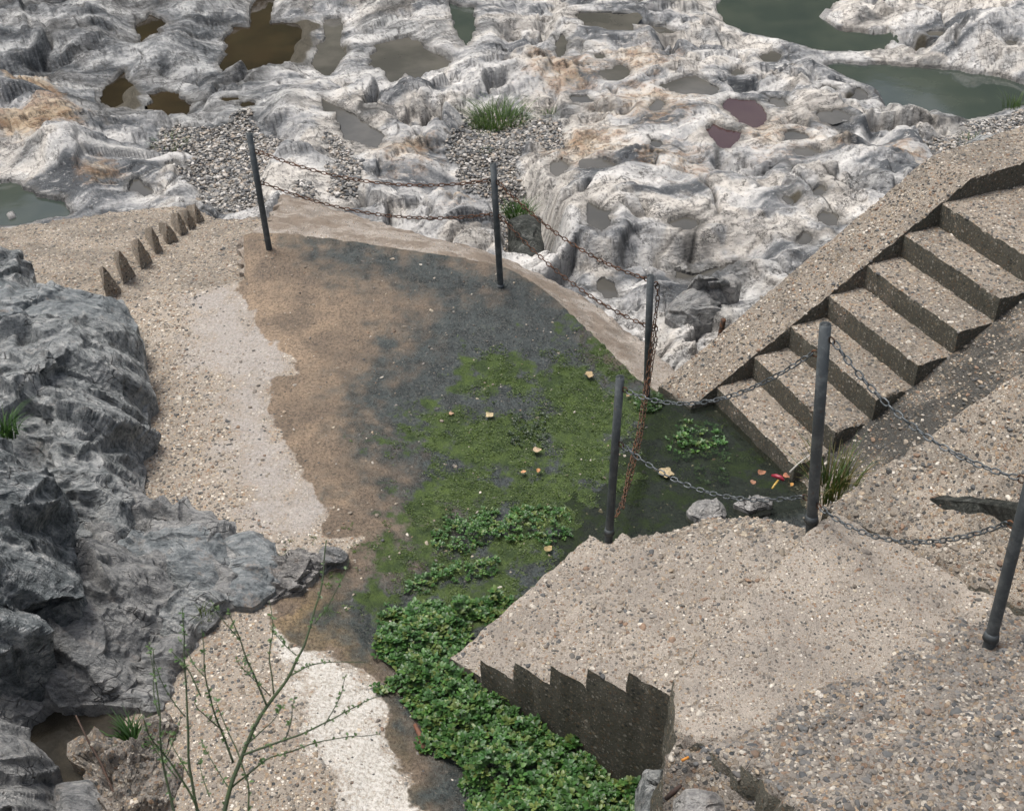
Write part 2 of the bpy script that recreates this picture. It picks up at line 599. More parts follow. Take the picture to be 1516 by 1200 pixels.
def mat_bedrock():
    """contorted pale schist; the low bands, blotches, joints and the warped coordinate are stored on the mesh"""
    m = M('river_bedrock')
    q = m.attr('q', out='Vector')
    band, blot, crack = m.attr('band'), m.attr('blot'), m.attr('crack')
    fine = m.noise(5.0, 5, .72, vec=q)
    mid = m.noise(4.2, 5, .7)
    speck = m.noise(20, 5, .8)
    dark = m.attr('dark'); och = m.attr('ochre')
    tone = m.math('ADD', m.math('MULTIPLY', band, .45), m.math('ADD', m.math('MULTIPLY', blot, .30), m.math('MULTIPLY', mid, .25)))
    base = m.ramp(tone, [(.34, (.075, .082, .09)), (.41, (.19, .197, .204)), (.465, (.345, .345, .343)), (.525, (.47, .463, .45)), (.62, (.62, .605, .58))])
    base = m.mix(m.math('MULTIPLY', m.step(fine, .54, .66), .5), base, (.72, .705, .68))
    base = m.mix(m.math('MULTIPLY', m.step(fine, .44, .32), .6), base, (.13, .136, .142))
    base = m.mix(m.math('MULTIPLY', m.step(m.math('SUBTRACT', blot, m.math('MULTIPLY', mid, .3)), .33, .50), .42), base, (.53, .47, .39))
    greys = m.ramp(m.math('ADD', m.math('MULTIPLY', band, .45), m.math('MULTIPLY', fine, .55)),
                   [(.36, (.03, .035, .04)), (.45, (.085, .092, .098)), (.53, (.165, .174, .18)), (.64, (.38, .385, .38))])
    dk = m.step(m.math('ADD', dark, m.math('MULTIPLY', m.math('SUBTRACT', blot, .5), 1.2)), .06, .5)
    base = m.mix(m.math('MULTIPLY', dk, .85), base, greys)
    ve = m.vor(1.7, 'DISTANCE_TO_EDGE', vec=m.vmath('ADD', q, m.vmath('SCALE', m.n('ShaderNodeCombineXYZ', {'X': mid, 'Y': fine, 'Z': speck}).outputs[0], scale=.9)))
    frac = m.math('MULTIPLY', m.step(ve.outputs['Distance'], .035, .006), m.step(m.math('ADD', mid, m.math('MULTIPLY', blot, .4)), .60, .78))
    crack = m.math('MAXIMUM', crack, frac)
    och_n = m.step(m.math('ADD', och, m.math('SUBTRACT', m.math('ADD', m.math('MULTIPLY', mid, .6), m.math('MULTIPLY', fine, .4)), .5)), .10, .32)
    tan = m.mix(m.step(mid, .42, .62), (.46, .35, .22), (.28, .16, .075))
    base = m.mix(m.math('MULTIPLY', och_n, .7), base, tan)
    base = m.mix(m.math('MULTIPLY', m.step(mid, .60, .70), .55), base, (.19, .185, .18))
    base = m.mix(m.math('MULTIPLY', m.step(speck, .54, .66), .7), base, (.085, .087, .09))
    base = m.mix(m.math('MULTIPLY', m.step(speck, .42, .30), .4), base, (.66, .64, .62))
    base = m.mix(m.math('MULTIPLY', crack, .92), base, (.035, .034, .032))
    grav = m.attr('gravel')
    gv = m.vor(28)
    gcol = m.ramp(m.n('ShaderNodeSeparateColor', {'Color': gv.outputs['Color']}).outputs[0],
                  [(0, (.07, .075, .08)), (.3, (.2, .195, .185)), (.6, (.32, .29, .25)), (.85, (.42, .36, .30)), (1, (.6, .57, .53))])
    gcol = m.mix(m.step(gv.outputs['Distance'], .3, .55), gcol, (.045, .042, .036))
    gm = m.step(m.math('ADD', grav, m.math('MULTIPLY', m.math('SUBTRACT', mid, .5), .5)), -.06, .06)
    base = m.mix(gm, base, gcol)
    bed = m.attr('bed')
    base = m.mix(m.math('MULTIPLY', m.step(bed, -.10, -.02), .5), base, (.10, .095, .085))
    base = m.mix(m.step(bed, .0, .06), base, (.07, .062, .045))
    h = m.math('ADD', m.math('MULTIPLY', mid, 1.5), m.math('MULTIPLY', fine, 1.0))
    h = m.math('ADD', h, m.math('MULTIPLY', speck, .9))
    h = m.math('SUBTRACT', h, m.math('MULTIPLY', crack, .5))
    return m.out(base, .82, m.bump(h, .7, .05), Specular_IOR_Level=.3)


def mat_schist(name, cols, rust=.3, scale=1.0, axis=(.5, .2, 1.1), white=.3, bump=.9):
    m = M(name)
    w1 = m.vmath('SCALE', m.vmath('SUBTRACT', m.noise(2.2 * scale, 2, .5, color=True), (.5, .5, .5)), scale=.30)
    q = m.vmath('ADD', m.P(), w1)
    st = m.n('ShaderNodeMapping', {'Vector': q, 'Rotation': axis, 'Scale': (2.2, 7.0, 3.2)}).outputs[0]
    band = m.noise(3.2 * scale, 6, .78, vec=st)
    blot = m.noise(4.5 * scale, 6, .75)
    speck = m.noise(40, 5, .82)
    mixv = m.math('ADD', m.math('MULTIPLY', band, .5), m.math('ADD', m.math('MULTIPLY', blot, .25), m.math('MULTIPLY', speck, .25)))
    base = m.ramp(mixv, [(.41, cols[0]), (.475, cols[1]), (.525, cols[2]), (.585, cols[3])])
    wv = m.step(m.math('ADD', m.math('MULTIPLY', blot, .7), m.math('MULTIPLY', speck, .55)), .70, .78)
    base = m.mix(m.math('MULTIPLY', wv, white * 2.4), base, (.66, .65, .63))
    ru = m.step(m.math('ADD', m.math('MULTIPLY', blot, -.6), m.math('ADD', m.math('MULTIPLY', band, .5), .55)), .54, .66)
    base = m.mix(m.math('MULTIPLY', ru, rust), base, (.25, .18, .13))
    base = m.mix(m.math('MULTIPLY', m.step(speck, .56, .66), .7), base, cols[0])
    ve = m.vor(2.6, 'DISTANCE_TO_EDGE', vec=st)
    frac = m.math('MULTIPLY', m.step(ve.outputs['Distance'], .035, .006), m.step(blot, .50, .58))
    base = m.mix(m.math('MULTIPLY', frac, .7), base, (.02, .021, .022))
    h = m.math('ADD', m.math('MULTIPLY', m.math('SUBTRACT', band, frac), 1.2), m.math('MULTIPLY', speck, 1.1))
    h = m.math('ADD', h, m.math('MULTIPLY', blot, .9))
    return m.out(base, .75, m.bump(h, bump, .045), Specular_IOR_Level=.35)


def mat_water(name, col, rough=.03, silt=None, ior=1.33, mott=.3):
    m = M(name)
    c = m.mix(m.math('MULTIPLY', m.step(m.noise(1.3, 5, .6), .35, .7), mott), col, silt or tuple(x * 1.8 for x in col))
    m.out(c, rough, m.bump(m.noise(5, 2), .04, .01), IOR=ior)
    return m.m


def mat_col(name, rough=.8, spec=.3, var=0.0, trans=0.0, kind='GEOMETRY'):
    m = M(name)
    c = m.attr('col', kind, 'Color')
    if var:
        c = m.mix(m.step(m.noise(55, 4, .7), .35, .7), m.mix(.5, c, (.05, .05, .05)), c)
    m.out(c, rough, Specular_IOR_Level=spec)
    if trans:
        tb = m.n('ShaderNodeBsdfTranslucent', {'Color': m.mix(1, c, (1.3, 1.4, .7), 'MULTIPLY')})
        mx = m.n('ShaderNodeMixShader', {0: trans, 1: m.b.outputs[0], 2: tb.outputs[0]})
        m.t.links.new(mx.outputs[0], m.t.nodes['Material Output'].inputs['Surface'])
    return m.m


MAT['path'] = mat_path()
MAT['bedrock'] = mat_bedrock()
MAT['schist'] = mat_schist('blue_grey_schist', [(.085, .096, .10), (.26, .278, .282), (.42, .435, .433), (.68, .682, .665)], rust=.3)
MAT['schist_dark'] = mat_schist('dark_schist', [(.05, .059, .064), (.16, .18, .188), (.29, .31, .317), (.60, .61, .60)], rust=.1, axis=(.1, .9, .4), white=.35)
MAT['schist_pale'] = mat_schist('pale_schist', [(.12, .127, .13), (.265, .27, .27), (.385, .385, .377), (.56, .55, .53)], rust=.35, axis=(.4, .1, -.5), white=.2)
MAT['schist_slab'] = mat_schist('slab_schist', [(.075, .087, .094), (.175, .195, .203), (.265, .283, .288), (.42, .43, .42)], rust=.6, axis=(.2, .3, .2), white=.15, bump=.7)
MAT['crevice'] = mat_schist('dark_crevice_rock', [(.018, .021, .018), (.045, .05, .044), (.08, .086, .076), (.18, .185, .17)], rust=.2, white=.1)  # schist in very dark green-grey tones
MAT['marble'] = mat_schist('white_rock', [(.22, .22, .22), (.38, .37, .36), (.50, .49, .47), (.64, .62, .6)], rust=.35, axis=(.2, .3, .9), white=.2)
MAT['rust_rock'] = mat_schist('rusty_rock', [(.12, .12, .118), (.25, .243, .235), (.37, .355, .335), (.6, .575, .545)], rust=.55, axis=(.2, .3, .9), white=.35)
MAT['water_brown'] = mat_water('peat_brown_water', (.017, .012, .006), .04, (.034, .023, .011), mott=.8)
MAT['water_green'] = mat_water('green_river_water', (.032, .043, .037), .05, (.055, .065, .052), mott=.7)
MAT['water_grey'] = mat_water('silty_puddle_water', (.055, .053, .047), .07, (.105, .098, .085), mott=.8)
MAT['water_purple'] = mat_water('purple_algae_water', (.042, .020, .022), .08, (.062, .038, .034), mott=.7)
MAT['pebble'] = mat_col('loose_pebbles', .75, .35, .4, kind='INSTANCER')
MAT['leaf'] = mat_col('green_leaves', .42, .45, 0, .18)
MAT['grass'] = mat_col('grass_blades', .6, .3, 0, .2)
MAT['dryleaf'] = mat_col('fallen_leaves', .7, .3, .2)
MAT['twig'] = mat_col('twig_bark', .8, .2, .3)


def mat_steel():
    m = M('painted_steel_post')
    c = m.mix(m.step(m.noise(14, 5, .7), .45, .65), (.060, .070, .076), (.105, .117, .122))
    c = m.mix(m.math('MULTIPLY', m.step(m.noise(30, 5, .75), .60, .70), .7), c, (.10, .06, .035))
    return m.out(c, m.mixf(m.noise(20, 3), .45, .75), m.bump(m.noise(80, 4), .25, .003), Metallic=.25)


def mat_metal(name, a, b, metal, rough):
    m = M(name)
    c = m.mix(m.step(m.noise(40, 5, .7), .4, .62), a, b)
    return m.out(c, rough, m.bump(m.noise(200, 3), .3, .001), Metallic=metal)


MAT['steel'] = mat_steel()
MAT['chain_rust'] = mat_metal('rusty_chain', (.045, .028, .019), (.15, .068, .036), .2, .8)
MAT['chain_steel'] = mat_metal('dark_galvanised_chain', (.07, .082, .09), (.17, .185, .195), .6, .5)
MAT['chain_mixed'] = mat_metal('half_rusted_chain', (.045, .033, .026), (.14, .065, .032), .3, .75)


def mat_mud():
    m = M('wet_mud')
    c = m.mix(m.step(m.noise(5, 6, .7), .4, .65), (.016, .014, .010), (.034, .029, .021))
    return m.out(c, m.mixf(m.step(m.noise(3, 4), .4, .6), .4, .7), m.bump(m.noise(16, 6, .7), .7, .02), Specular_IOR_Level=.2)


MAT['mud'] = mat_mud()


def mat_earth():
    m = M('earth_bank')
    c = m.mix(m.step(m.noise(7, 6, .7), .4, .65), (.06, .05, .035), (.16, .14, .10))
    return m.out(c, .95, m.bump(m.noise(20, 6, .7), .8, .03))


MAT['earth'] = mat_earth()
mm = M('river_plain'); mm.out(mm.mix(mm.step(mm.noise(.3, 6, .65), .4, .62), (.2, .2, .19), (.42, .41, .39)), .9); MAT['plain'] = mm.m


# ------------------------------------------------------------------ pebble scatter (stuff)
def scatter_group():
    g = bpy.data.node_groups.new('pebble_scatter', 'GeometryNodeTree')
    g.interface.new_socket('Geometry', in_out='INPUT', socket_type='NodeSocketGeometry')
    g.interface.new_socket('Geometry', in_out='OUTPUT', socket_type='NodeSocketGeometry')
    g.interface.new_socket('Material', in_out='INPUT', socket_type='NodeSocketMaterial')
    N = g.nodes; L = g.links
    gi = N.new('NodeGroupInput'); go = N.new('NodeGroupOutput')
    ico = N.new('GeometryNodeMeshIcoSphere'); ico.inputs['Radius'].default_value = 1.0; ico.inputs['Subdivisions'].default_value = 2
    sp = N.new('GeometryNodeSetPosition')
    nz = N.new('ShaderNodeTexNoise'); nz.inputs['Scale'].default_value = .9; nz.inputs['Detail'].default_value = 1
    vs = N.new('ShaderNodeVectorMath'); vs.operation = 'SUBTRACT'; vs.inputs[1].default_value = (.5, .5, .5)
    vm = N.new('ShaderNodeVectorMath'); vm.operation = 'SCALE'; vm.inputs['Scale'].default_value = 1.1
    L.new(nz.outputs['Color'], vs.inputs[0]); L.new(vs.outputs[0], vm.inputs[0])
    L.new(ico.outputs['Mesh'], sp.inputs['Geometry']); L.new(vm.outputs[0], sp.inputs['Offset'])
    ss = N.new('GeometryNodeSetShadeSmooth'); L.new(sp.outputs[0], ss.inputs[0])
    sm = N.new('GeometryNodeSetMaterial'); L.new(ss.outputs[0], sm.inputs['Geometry']); L.new(gi.outputs['Material'], sm.inputs['Material'])
    iop = N.new('GeometryNodeInstanceOnPoints')
    L.new(gi.outputs['Geometry'], iop.inputs['Points']); L.new(sm.outputs[0], iop.inputs['Instance'])
    ar = N.new('GeometryNodeInputNamedAttribute'); ar.data_type = 'FLOAT_VECTOR'; ar.inputs['Name'].default_value = 'rot'
    asc = N.new('GeometryNodeInputNamedAttribute'); asc.data_type = 'FLOAT_VECTOR'; asc.inputs['Name'].default_value = 'scl'
    er = N.new('FunctionNodeEulerToRotation'); L.new(ar.outputs['Attribute'], er.inputs[0])
    L.new(er.outputs[0], iop.inputs['Rotation']); L.new(asc.outputs['Attribute'], iop.inputs['Scale'])
    L.new(iop.outputs[0], go.inputs[0])
    return g


SCATTER = scatter_group()


def scatter(name, P, scl, rot, col, parent=None):
    me = bpy.data.meshes.new(name)
    me.vertices.add(len(P)); me.vertices.foreach_set('co', np.asarray(P, np.float32).ravel())
    for nm, arr in (('rot', rot), ('scl', scl)):
        a = me.attributes.new(nm, 'FLOAT_VECTOR', 'POINT'); a.data.foreach_set('vector', np.asarray(arr, np.float32).ravel())
    cattr(me, 'col', col)
    o = link(name, me, None, MAT['pebble'])
    md = o.modifiers.new('scatter', 'NODES'); md.node_group = SCATTER
    for it in SCATTER.interface.items_tree:
        if it.name == 'Material' and it.in_out == 'INPUT':
            md[it.identifier] = MAT['pebble']
    o['kind'] = 'stuff'
    if parent is not None:
        adopt(o, parent) if parent.type == 'EMPTY' else setattr(o, 'parent', parent)
    return o


def sample_mesh(me, dens, keep=None, up_only=True):
    """random points on the triangles of a mesh; dens per m2; keep(P)->probability"""
    me.calc_loop_triangles()
    n = len(me.loop_triangles)
    T = np.empty(n * 3, np.int32); me.loop_triangles.foreach_get('vertices', T); T = T.reshape(-1, 3)
    V = np.empty(len(me.vertices) * 3, np.float32); me.vertices.foreach_get('co', V); V = V.reshape(-1, 3).astype(float)
    a, b, c = V[T[:, 0]], V[T[:, 1]], V[T[:, 2]]
    cr = np.cross(b - a, c - a); ar = np.linalg.norm(cr, axis=1) / 2
    nz = cr[:, 2] / np.maximum(ar * 2, 1e-12)
    w = ar * ((np.abs(nz) > .55) if up_only else 1)
    tot = w.sum(); k = int(tot * dens)
    if k == 0: return np.zeros((0, 3))
    pick = RNG.choice(n, k, p=w / tot)
    r1 = np.sqrt(RNG.random(k)); r2 = RNG.random(k)
    P = (1 - r1)[:, None] * a[pick] + (r1 * (1 - r2))[:, None] * b[pick] + (r1 * r2)[:, None] * c[pick]
    if keep is not None:
        P = P[RNG.random(len(P)) < keep(P)]
    return P


def pebble_bits(P, size, palette=None, sink=.15, spread=.45):
    n = len(P)
    s = size * np.exp(RNG.normal(0, spread, n)) * .5
    s = np.minimum(s, size * 1.3)
    scl = np.stack([s * RNG.uniform(.9, 1.35, n), s * RNG.uniform(.7, 1.0, n), s * RNG.uniform(.4, .7, n)], -1)
    rot = np.stack([RNG.normal(0, .25, n), RNG.normal(0, .25, n), RNG.uniform(0, 6.28, n)], -1)
    pal = PEB_COLS if palette is None else palette
    col = pal[RNG.integers(0, len(pal), n)] * RNG.uniform(.75, 1.15, (n, 1))
    P = P.copy(); P[:, 2] -= scl[:, 2] * sink
    return P, scl, rot, col


# ================================================================== THE SETTING
# ------------------------------------------------------------------ riverbed rock
rock_ctrl = [  # photo pixel and height
    (-250, -180, -1.3), (100, -180, -1.5), (500, -180, -1.6), (900, -180, -1.7), (1300, -180, -1.8), (1750, -180, -1.6),
    (-250, 0, -1.1), (-250, 150, -.8), (-250, 320, -1.0), (-250, 480, -1.0), (-250, 600, -1.0),
    (30, 30, -1.1), (120, 60, -1.25), (60, 130, -.85), (60, 210, -.75), (130, 260, -.9), (20, 250, -1.0), (190, 240, -1.15), (210, 90, -1.35),
    (280, 60, -1.35), (300, 130, -1.35), (270, 30, -1.35), (300, 10, -1.4), (400, 160, -1.35), (400, 70, -1.75), (520, 60, -1.6), (560, 30, -1.5), (640, 40, -1.55),
    (250, 150, -1.6), (170, 140, -1.6), (330, 240, -1.35), (260, 220, -1.3), (380, 190, -1.35), (450, 170, -1.3), (250, 270, -1.2),
    (460, 240, -1.15), (560, 250, -1.1), (620, 220, -1.15), (640, 300, -1.0), (700, 340, -.95), (440, 285, -1.0), (540, 310, -1.0), (600, 150, -1.35),
    (720, 180, -1.55), (720, 250, -1.5), (770, 150, -1.5), (690, 130, -1.45), (745, 300, -1.55), (700, 80, -1.5), (650, 180, -1.4),
    (790, 250, -1.1), (800, 330, -1.0), (850, 210, -1.1), (900, 280, -.9), (1000, 330, -.85), (1100, 300, -.85), (1200, 280, -.95), (860, 380, -.95), (950, 400, -.9), (1080, 380, -.9),
    (820, 100, -1.45), (900, 60, -1.5), (950, 130, -1.35), (1050, 100, -1.5), (1000, 30, -1.6), (1060, 210, -1.15), (1180, 200, -1.25), (1150, 120, -1.55), (1250, 170, -1.55), (1300, 230, -1.3),
    (1200, 90, -1.8), (1130, 70, -1.85), (1280, 100, -1.8), (1350, 90, -1.72), (1420, 70, -1.6), (1500, 90, -1.6), (1290, 25, -1.75), (1400, 20, -1.75), (1500, 30, -1.7), (1350, 200, -1.55), (1440, 190, -1.7), (1510, 180, -1.7),
    (1350, 230, -1.1), (1280, 320, -.9), (1380, 250, -1.15), (1180, 400, -.85), (1100, 430, -.95), (1160, 430, -.75), (1000, 470, -1.0), (1040, 445, -1.5), (1080, 500, -.75), (980, 520, -.85), (900, 460, -1.0),
    (1600, 120, -1.6), (1750, 50, -1.6), (1750, 250, -1.5), (1600, 300, -1.4), (1750, 500, -1.2), (1400, 450, -1.2), (1250, 520, -1.1), (1750, 620, -1.2), (1400, 600, -1.2),
    (0, 345, -1.25), (150, 330, -1.15), (280, 320, -1.05), (380, 320, -1.05), (100, 450, -1.2), (300, 450, -1.3), (500, 450, -1.3), (700, 480, -1.3), (900, 580, -1.3), (1100, 600, -1.2),
    (0, 600, -1.3), (400, 600, -1.3), (800, 600, -1.3)]
rock_base = TPS([tuple(at(*p)) for p in rock_ctrl], 2e-2)

POOLS = [  # photo outlines: (kind, depth of surface below rim, outline)
    ('green', .0, [(1068, 0), (1060, 14), (1075, 32), (1100, 50), (1125, 56), (1180, 66), (1215, 79), (1255, 82), (1308, 74), (1325, 60), (1318, 44), (1290, 50), (1240, 44), (1214, 24), (1232, 12), (1250, 0), (1265, -70), (1090, -70)], -1.95,
     'green river water between pale rocks at the top right', ),
    ('green', .0, [(1219, 98), (1260, 95), (1330, 98), (1352, 100), (1370, 101), (1420, 104), (1480, 116), (1530, 130), (1545, 150), (1490, 166), (1430, 179), (1370, 166), (1345, 179), (1310, 166), (1290, 142), (1260, 121)], -1.95, ''),
    ('brown', .0, [(333, 52), (345, 40), (370, 42), (372, 10), (380, 0), (408, -4), (402, 22), (400, 35), (440, 33), (475, 38), (468, 65), (455, 92), (440, 101), (400, 105), (370, 108), (350, 122), (325, 105), (335, 80)], -1.75, ''),
    ('grey', .0, [(480, 30), (505, 25), (508, 45), (502, 60), (520, 75), (515, 90), (500, 100), (485, 115), (460, 97), (472, 66), (480, 55)], -1.74, ''),
    ('grey', .0, [(548, 66), (590, 58), (605, 55), (625, 70), (668, 90), (650, 110), (620, 120), (600, 112), (580, 125), (560, 105), (545, 95), (560, 80)], -1.68, ''),
    ('brown', .0, [(150, 155), (160, 122), (185, 105), (188, 125), (210, 140), (213, 158), (200, 168), (165, 165)], -1.62, ''),
    ('brown', .0, [(218, 140), (240, 135), (265, 138), (287, 160), (270, 175), (245, 183), (225, 162)], -1.62, ''),
    ('brown', .0, [(207, 68), (205, 50), (220, 22), (243, 30), (240, 48), (222, 55)], -1.55, ''),
    ('green', .0, [(0, 276), (30, 272), (60, 290), (95, 300), (100, 320), (60, 330), (0, 338), (-80, 345), (-80, 285)], -1.2, ''),
    ('grey', .0, [(475, 145), (500, 158), (540, 180), (568, 200), (560, 222), (540, 215), (510, 210), (505, 190), (500, 170), (480, 168)], -1.36, ''),
    ('grey', .0, [(192, 262), (205, 262), (230, 290), (215, 296), (192, 285)], -1.2, ''),
    ('green', .0, [(664, 5), (700, 15), (702, 50), (690, 68), (670, 40)], -1.62, ''),
    ('grey', .0, [(850, 25), (870, 18), (940, 20), (935, 45), (905, 45), (870, 38)], -1.6, ''),
    ('grey', .0, [(975, 127), (1005, 118), (1030, 112), (1062, 130), (1058, 147), (1020, 142), (990, 136)], None, ''),
    ('purple', .0, [(1070, 152), (1080, 145), (1100, 150), (1118, 148), (1130, 160), (1138, 178), (1120, 190), (1100, 192), (1092, 178), (1072, 165)], None, ''),
    ('purple', .0, [(1045, 195), (1055, 183), (1072, 190), (1096, 198), (1092, 212), (1078, 224), (1062, 218), (1060, 206)], None, ''),
    ('grey', .0, [(868, 318), (872, 300), (890, 308), (907, 312), (902, 330), (890, 340), (872, 330)], None, ''),
    ('grey', .0, [(995, 400), (1030, 408), (1060, 398), (1090, 392), (1108, 396), (1100, 412), (1060, 412), (1030, 416), (1000, 412)], None, ''),
]
for (cx, cy, rx, ry) in [(911, 110, 20, 12), (1232, 173, 21, 12), (1174, 205, 20, 8), (1192, 226, 18, 9), (1270, 143, 18, 9), (1142, 85, 15, 8), (861, 150, 17, 9),
                         (974, 158, 12, 7), (1154, 153, 15, 9), (1014, 331, 20, 9), (1180, 257, 9, 9), (1175, 298, 13, 9), (1215, 281, 10, 8), (1225, 326, 15, 12),
                         (884, 243, 22, 9), (829, 250, 10, 12), (1225, 133, 12, 5), (1250, 203, 10, 5), (1092, 108, 8, 4), (831, 70, 8, 15), (976, 45, 22, 6), (1358, 92, 10, 6),
                         (900, 430, 16, 14), (256, 245, 9, 7), (365, 155, 9, 5), (340, 148, 12, 5), (1386, 50, 12, 4), (1496, 65, 12, 5), (888, 85, 7, 4), (1193, 354, 13, 8), (970, 214, 9, 4)]:
    a0 = random.random() * 6.28
    pl = [(cx + rx * (1 + .22 * math.sin(2 * t + a0) + .13 * math.sin(3 * t + 2 * a0)) * math.cos(t),
           cy + ry * (1 + .2 * math.sin(2 * t + a0 + 1) + .15 * math.sin(5 * t + a0)) * math.sin(t)) for t in np.linspace(0, 6.28, 17)[:-1]]
    POOLS.append(('brown' if cy in (155, 148) else 'grey', 0, pl, None, ''))

GRAVEL = [[(215, 205), (260, 178), (300, 185), (345, 180), (352, 165), (372, 165), (375, 190), (405, 195), (432, 205), (425, 225), (400, 240), (378, 262), (385, 300), (340, 305), (300, 290), (275, 262), (300, 240), (280, 215), (240, 215)],
          [(660, 215), (690, 185), (700, 165), (770, 165), (830, 180), (835, 205), (780, 208), (762, 225), (766, 262), (780, 285), (790, 330), (760, 335), (735, 285), (700, 265), (680, 245)],
          [(1370, 205), (1420, 195), (1450, 170), (1516, 150), (1600, 150), (1600, 240), (1516, 235), (1440, 240), (1400, 232)],
          [(480, 195), (500, 205), (520, 225), (535, 240), (525, 270), (500, 275), (490, 250), (500, 235)], [(440, 265), (460, 272), (462, 285), (445, 285)]]

NU, NV = 1060, 450
us = np.linspace(-280, 1800, NU); vs = np.linspace(-220, 620, NV)
UU, VV = np.meshgrid(us, vs)
dirs = FW[None] * FPX + RT[None] * (UU.ravel() - PW / 2)[:, None] - UP[None] * (VV.ravel() - PH / 2)[:, None]
XY = dirs[:, :2] * ((-1.2 - CAM_H) / dirs[:, 2])[:, None]
P3 = np.column_stack([XY, np.zeros(len(XY))])
zb = rock_base(XY[:, 0], XY[:, 1])
warp = np.column_stack([fbm(P3, .6, 3, 3), fbm(P3, .6, 3, 8), np.zeros(len(P3))]) * .28
Pw = P3 + warp
ca, sa = math.cos(math.radians(-24)), math.sin(math.radians(-24))
fol = np.column_stack([Pw[:, 0] * ca - Pw[:, 1] * sa, (Pw[:, 0] * sa + Pw[:, 1] * ca) * 2.2, np.zeros(len(P3))])
relief = .26 * fbm(P3, .5, 3, 21) - .03 * (ridged(Pw, .6, 2, 31) - .75) + .02 * fbm(P3, 2.5, 3, 51) - .008 * (ridged(Pw, 5, 3, 61) - .9)
# broken plates of schist, long along the foliation, each tilted its own way
crack_w = np.zeros(len(P3))
for sd_, sx, sy, am in ((3, .5, .38, .22), (9, 1.25, .85, .14), (15, 3.2, 2.2, .048), (21, 8.0, 5.5, .012)):
    wob = .16 * fbm(P3, 1.6 * sx, 3, 86 + sd_)
    gap, cid, ox, oy = worley(fol[:, 0] * sx + wob, fol[:, 1] * sy + wob, sd_)
    g_ = GRAD[cid]
    msk = sstep(-.25, .25, perlin(P3 * .6, 88 + sd_))
    relief += am * (.45 * g_[:, 2] + 1.4 * (g_[:, 0] * ox + g_[:, 1] * oy)) * (.35 + .65 * msk)
    relief -= am * .9 * sstep(.07, .0, gap) * msk
    crack_w = np.maximum(crack_w, sstep(.035, .008, gap) * msk * .7)
# rounded scour hollows
cell = fbm(Pw, 2.2, 2, 71)
relief -= .03 * sstep(.34, .62, cell)
# sharp joints
jn = np.abs(perlin(Pw * .75 + 4.4, 81)); jm = sstep(-.1, .25, perlin(P3 * .5, 82))
jn2 = np.abs(perlin(fol * .5 + 1.1, 84)); jm2 = sstep(-.1, .3, perlin(P3 * .9, 83))
relief -= .16 * sstep(.035, .0, jn) * jm + .07 * sstep(.03, .0, jn2) * jm2
crack_m = np.clip(crack_w + sstep(.02, .004, jn) * jm + .8 * sstep(.016, .003, jn2) * jm2, 0, 1)
band_m = .5 + .42 * fbm(np.column_stack([fol[:, 0] * .7, fol[:, 1] * 1.3, 0 * fol[:, 0]]), .8, 6, 91, .62)
blot_m = .5 + .42 * fbm(P3, .75, 6, 95, .6)


def gmask(lst):
    out = np.zeros(len(XY))
    for (u, v, r, wgt) in lst:
        c = at(u, v, -1.1)
        rr = np.linalg.norm(at(u + r, v, -1.1) - c)
        d2 = ((XY[:, 0] - c[0]) / rr) ** 2 + ((XY[:, 1] - c[1]) / (rr * 1.5)) ** 2
        out = np.maximum(out, wgt * np.exp(-d2))
    return out


dark_m = gmask([(30, 20, 180, 1.2), (230, 40, 200, 1.15), (120, 90, 130, .8), (330, 130, 110, .8), (560, 20, 110, .6), (290, 70, 130, .9), (250, 110, 130, .8), (100, 180, 60, .4), (1300, 100, 40, .4), (1450, 60, 90, .45), (1300, 280, 60, .5), (1220, 420, 60, .8),
                (1120, 480, 60, .5), (1040, 440, 70, .7), (640, 20, 60, .35), (820, 20, 60, .4), (780, 330, 30, .8), (700, 30, 60, .3)]) - .12
ochre_m = gmask([(60, 190, 60, .55), (40, 110, 40, .5), (150, 260, 40, .3), (960, 120, 120, .3), (870, 200, 90, .36), (1150, 180, 110, .28), (830, 60, 80, .34), (1250, 200, 60, .25), (600, 200, 70, .3), (640, 280, 40, .28), (1350, 200, 70, .3), (950, 40, 90, .3), (1000, 240, 90, .3), (680, 320, 40, .3)]) - .06
quiet = gmask([(1000, 150, 190, .6), (1000, 330, 170, .45), (1150, 210, 130, .5), (450, 290, 80, .4), (150, 290, 60, .4)])
relief *= (1 - .6 * quiet)
Z = zb + relief


def soften(Z, n=1):
    G = Z.reshape(NV, NU).copy()
    for _ in range(n):
        G[:, 1:-1] = (G[:, :-2] + 2 * G[:, 1:-1] + G[:, 2:]) / 4
        G[1:-1] = (G[:-2] + 2 * G[1:-1] + G[2:]) / 4
    return G.ravel()


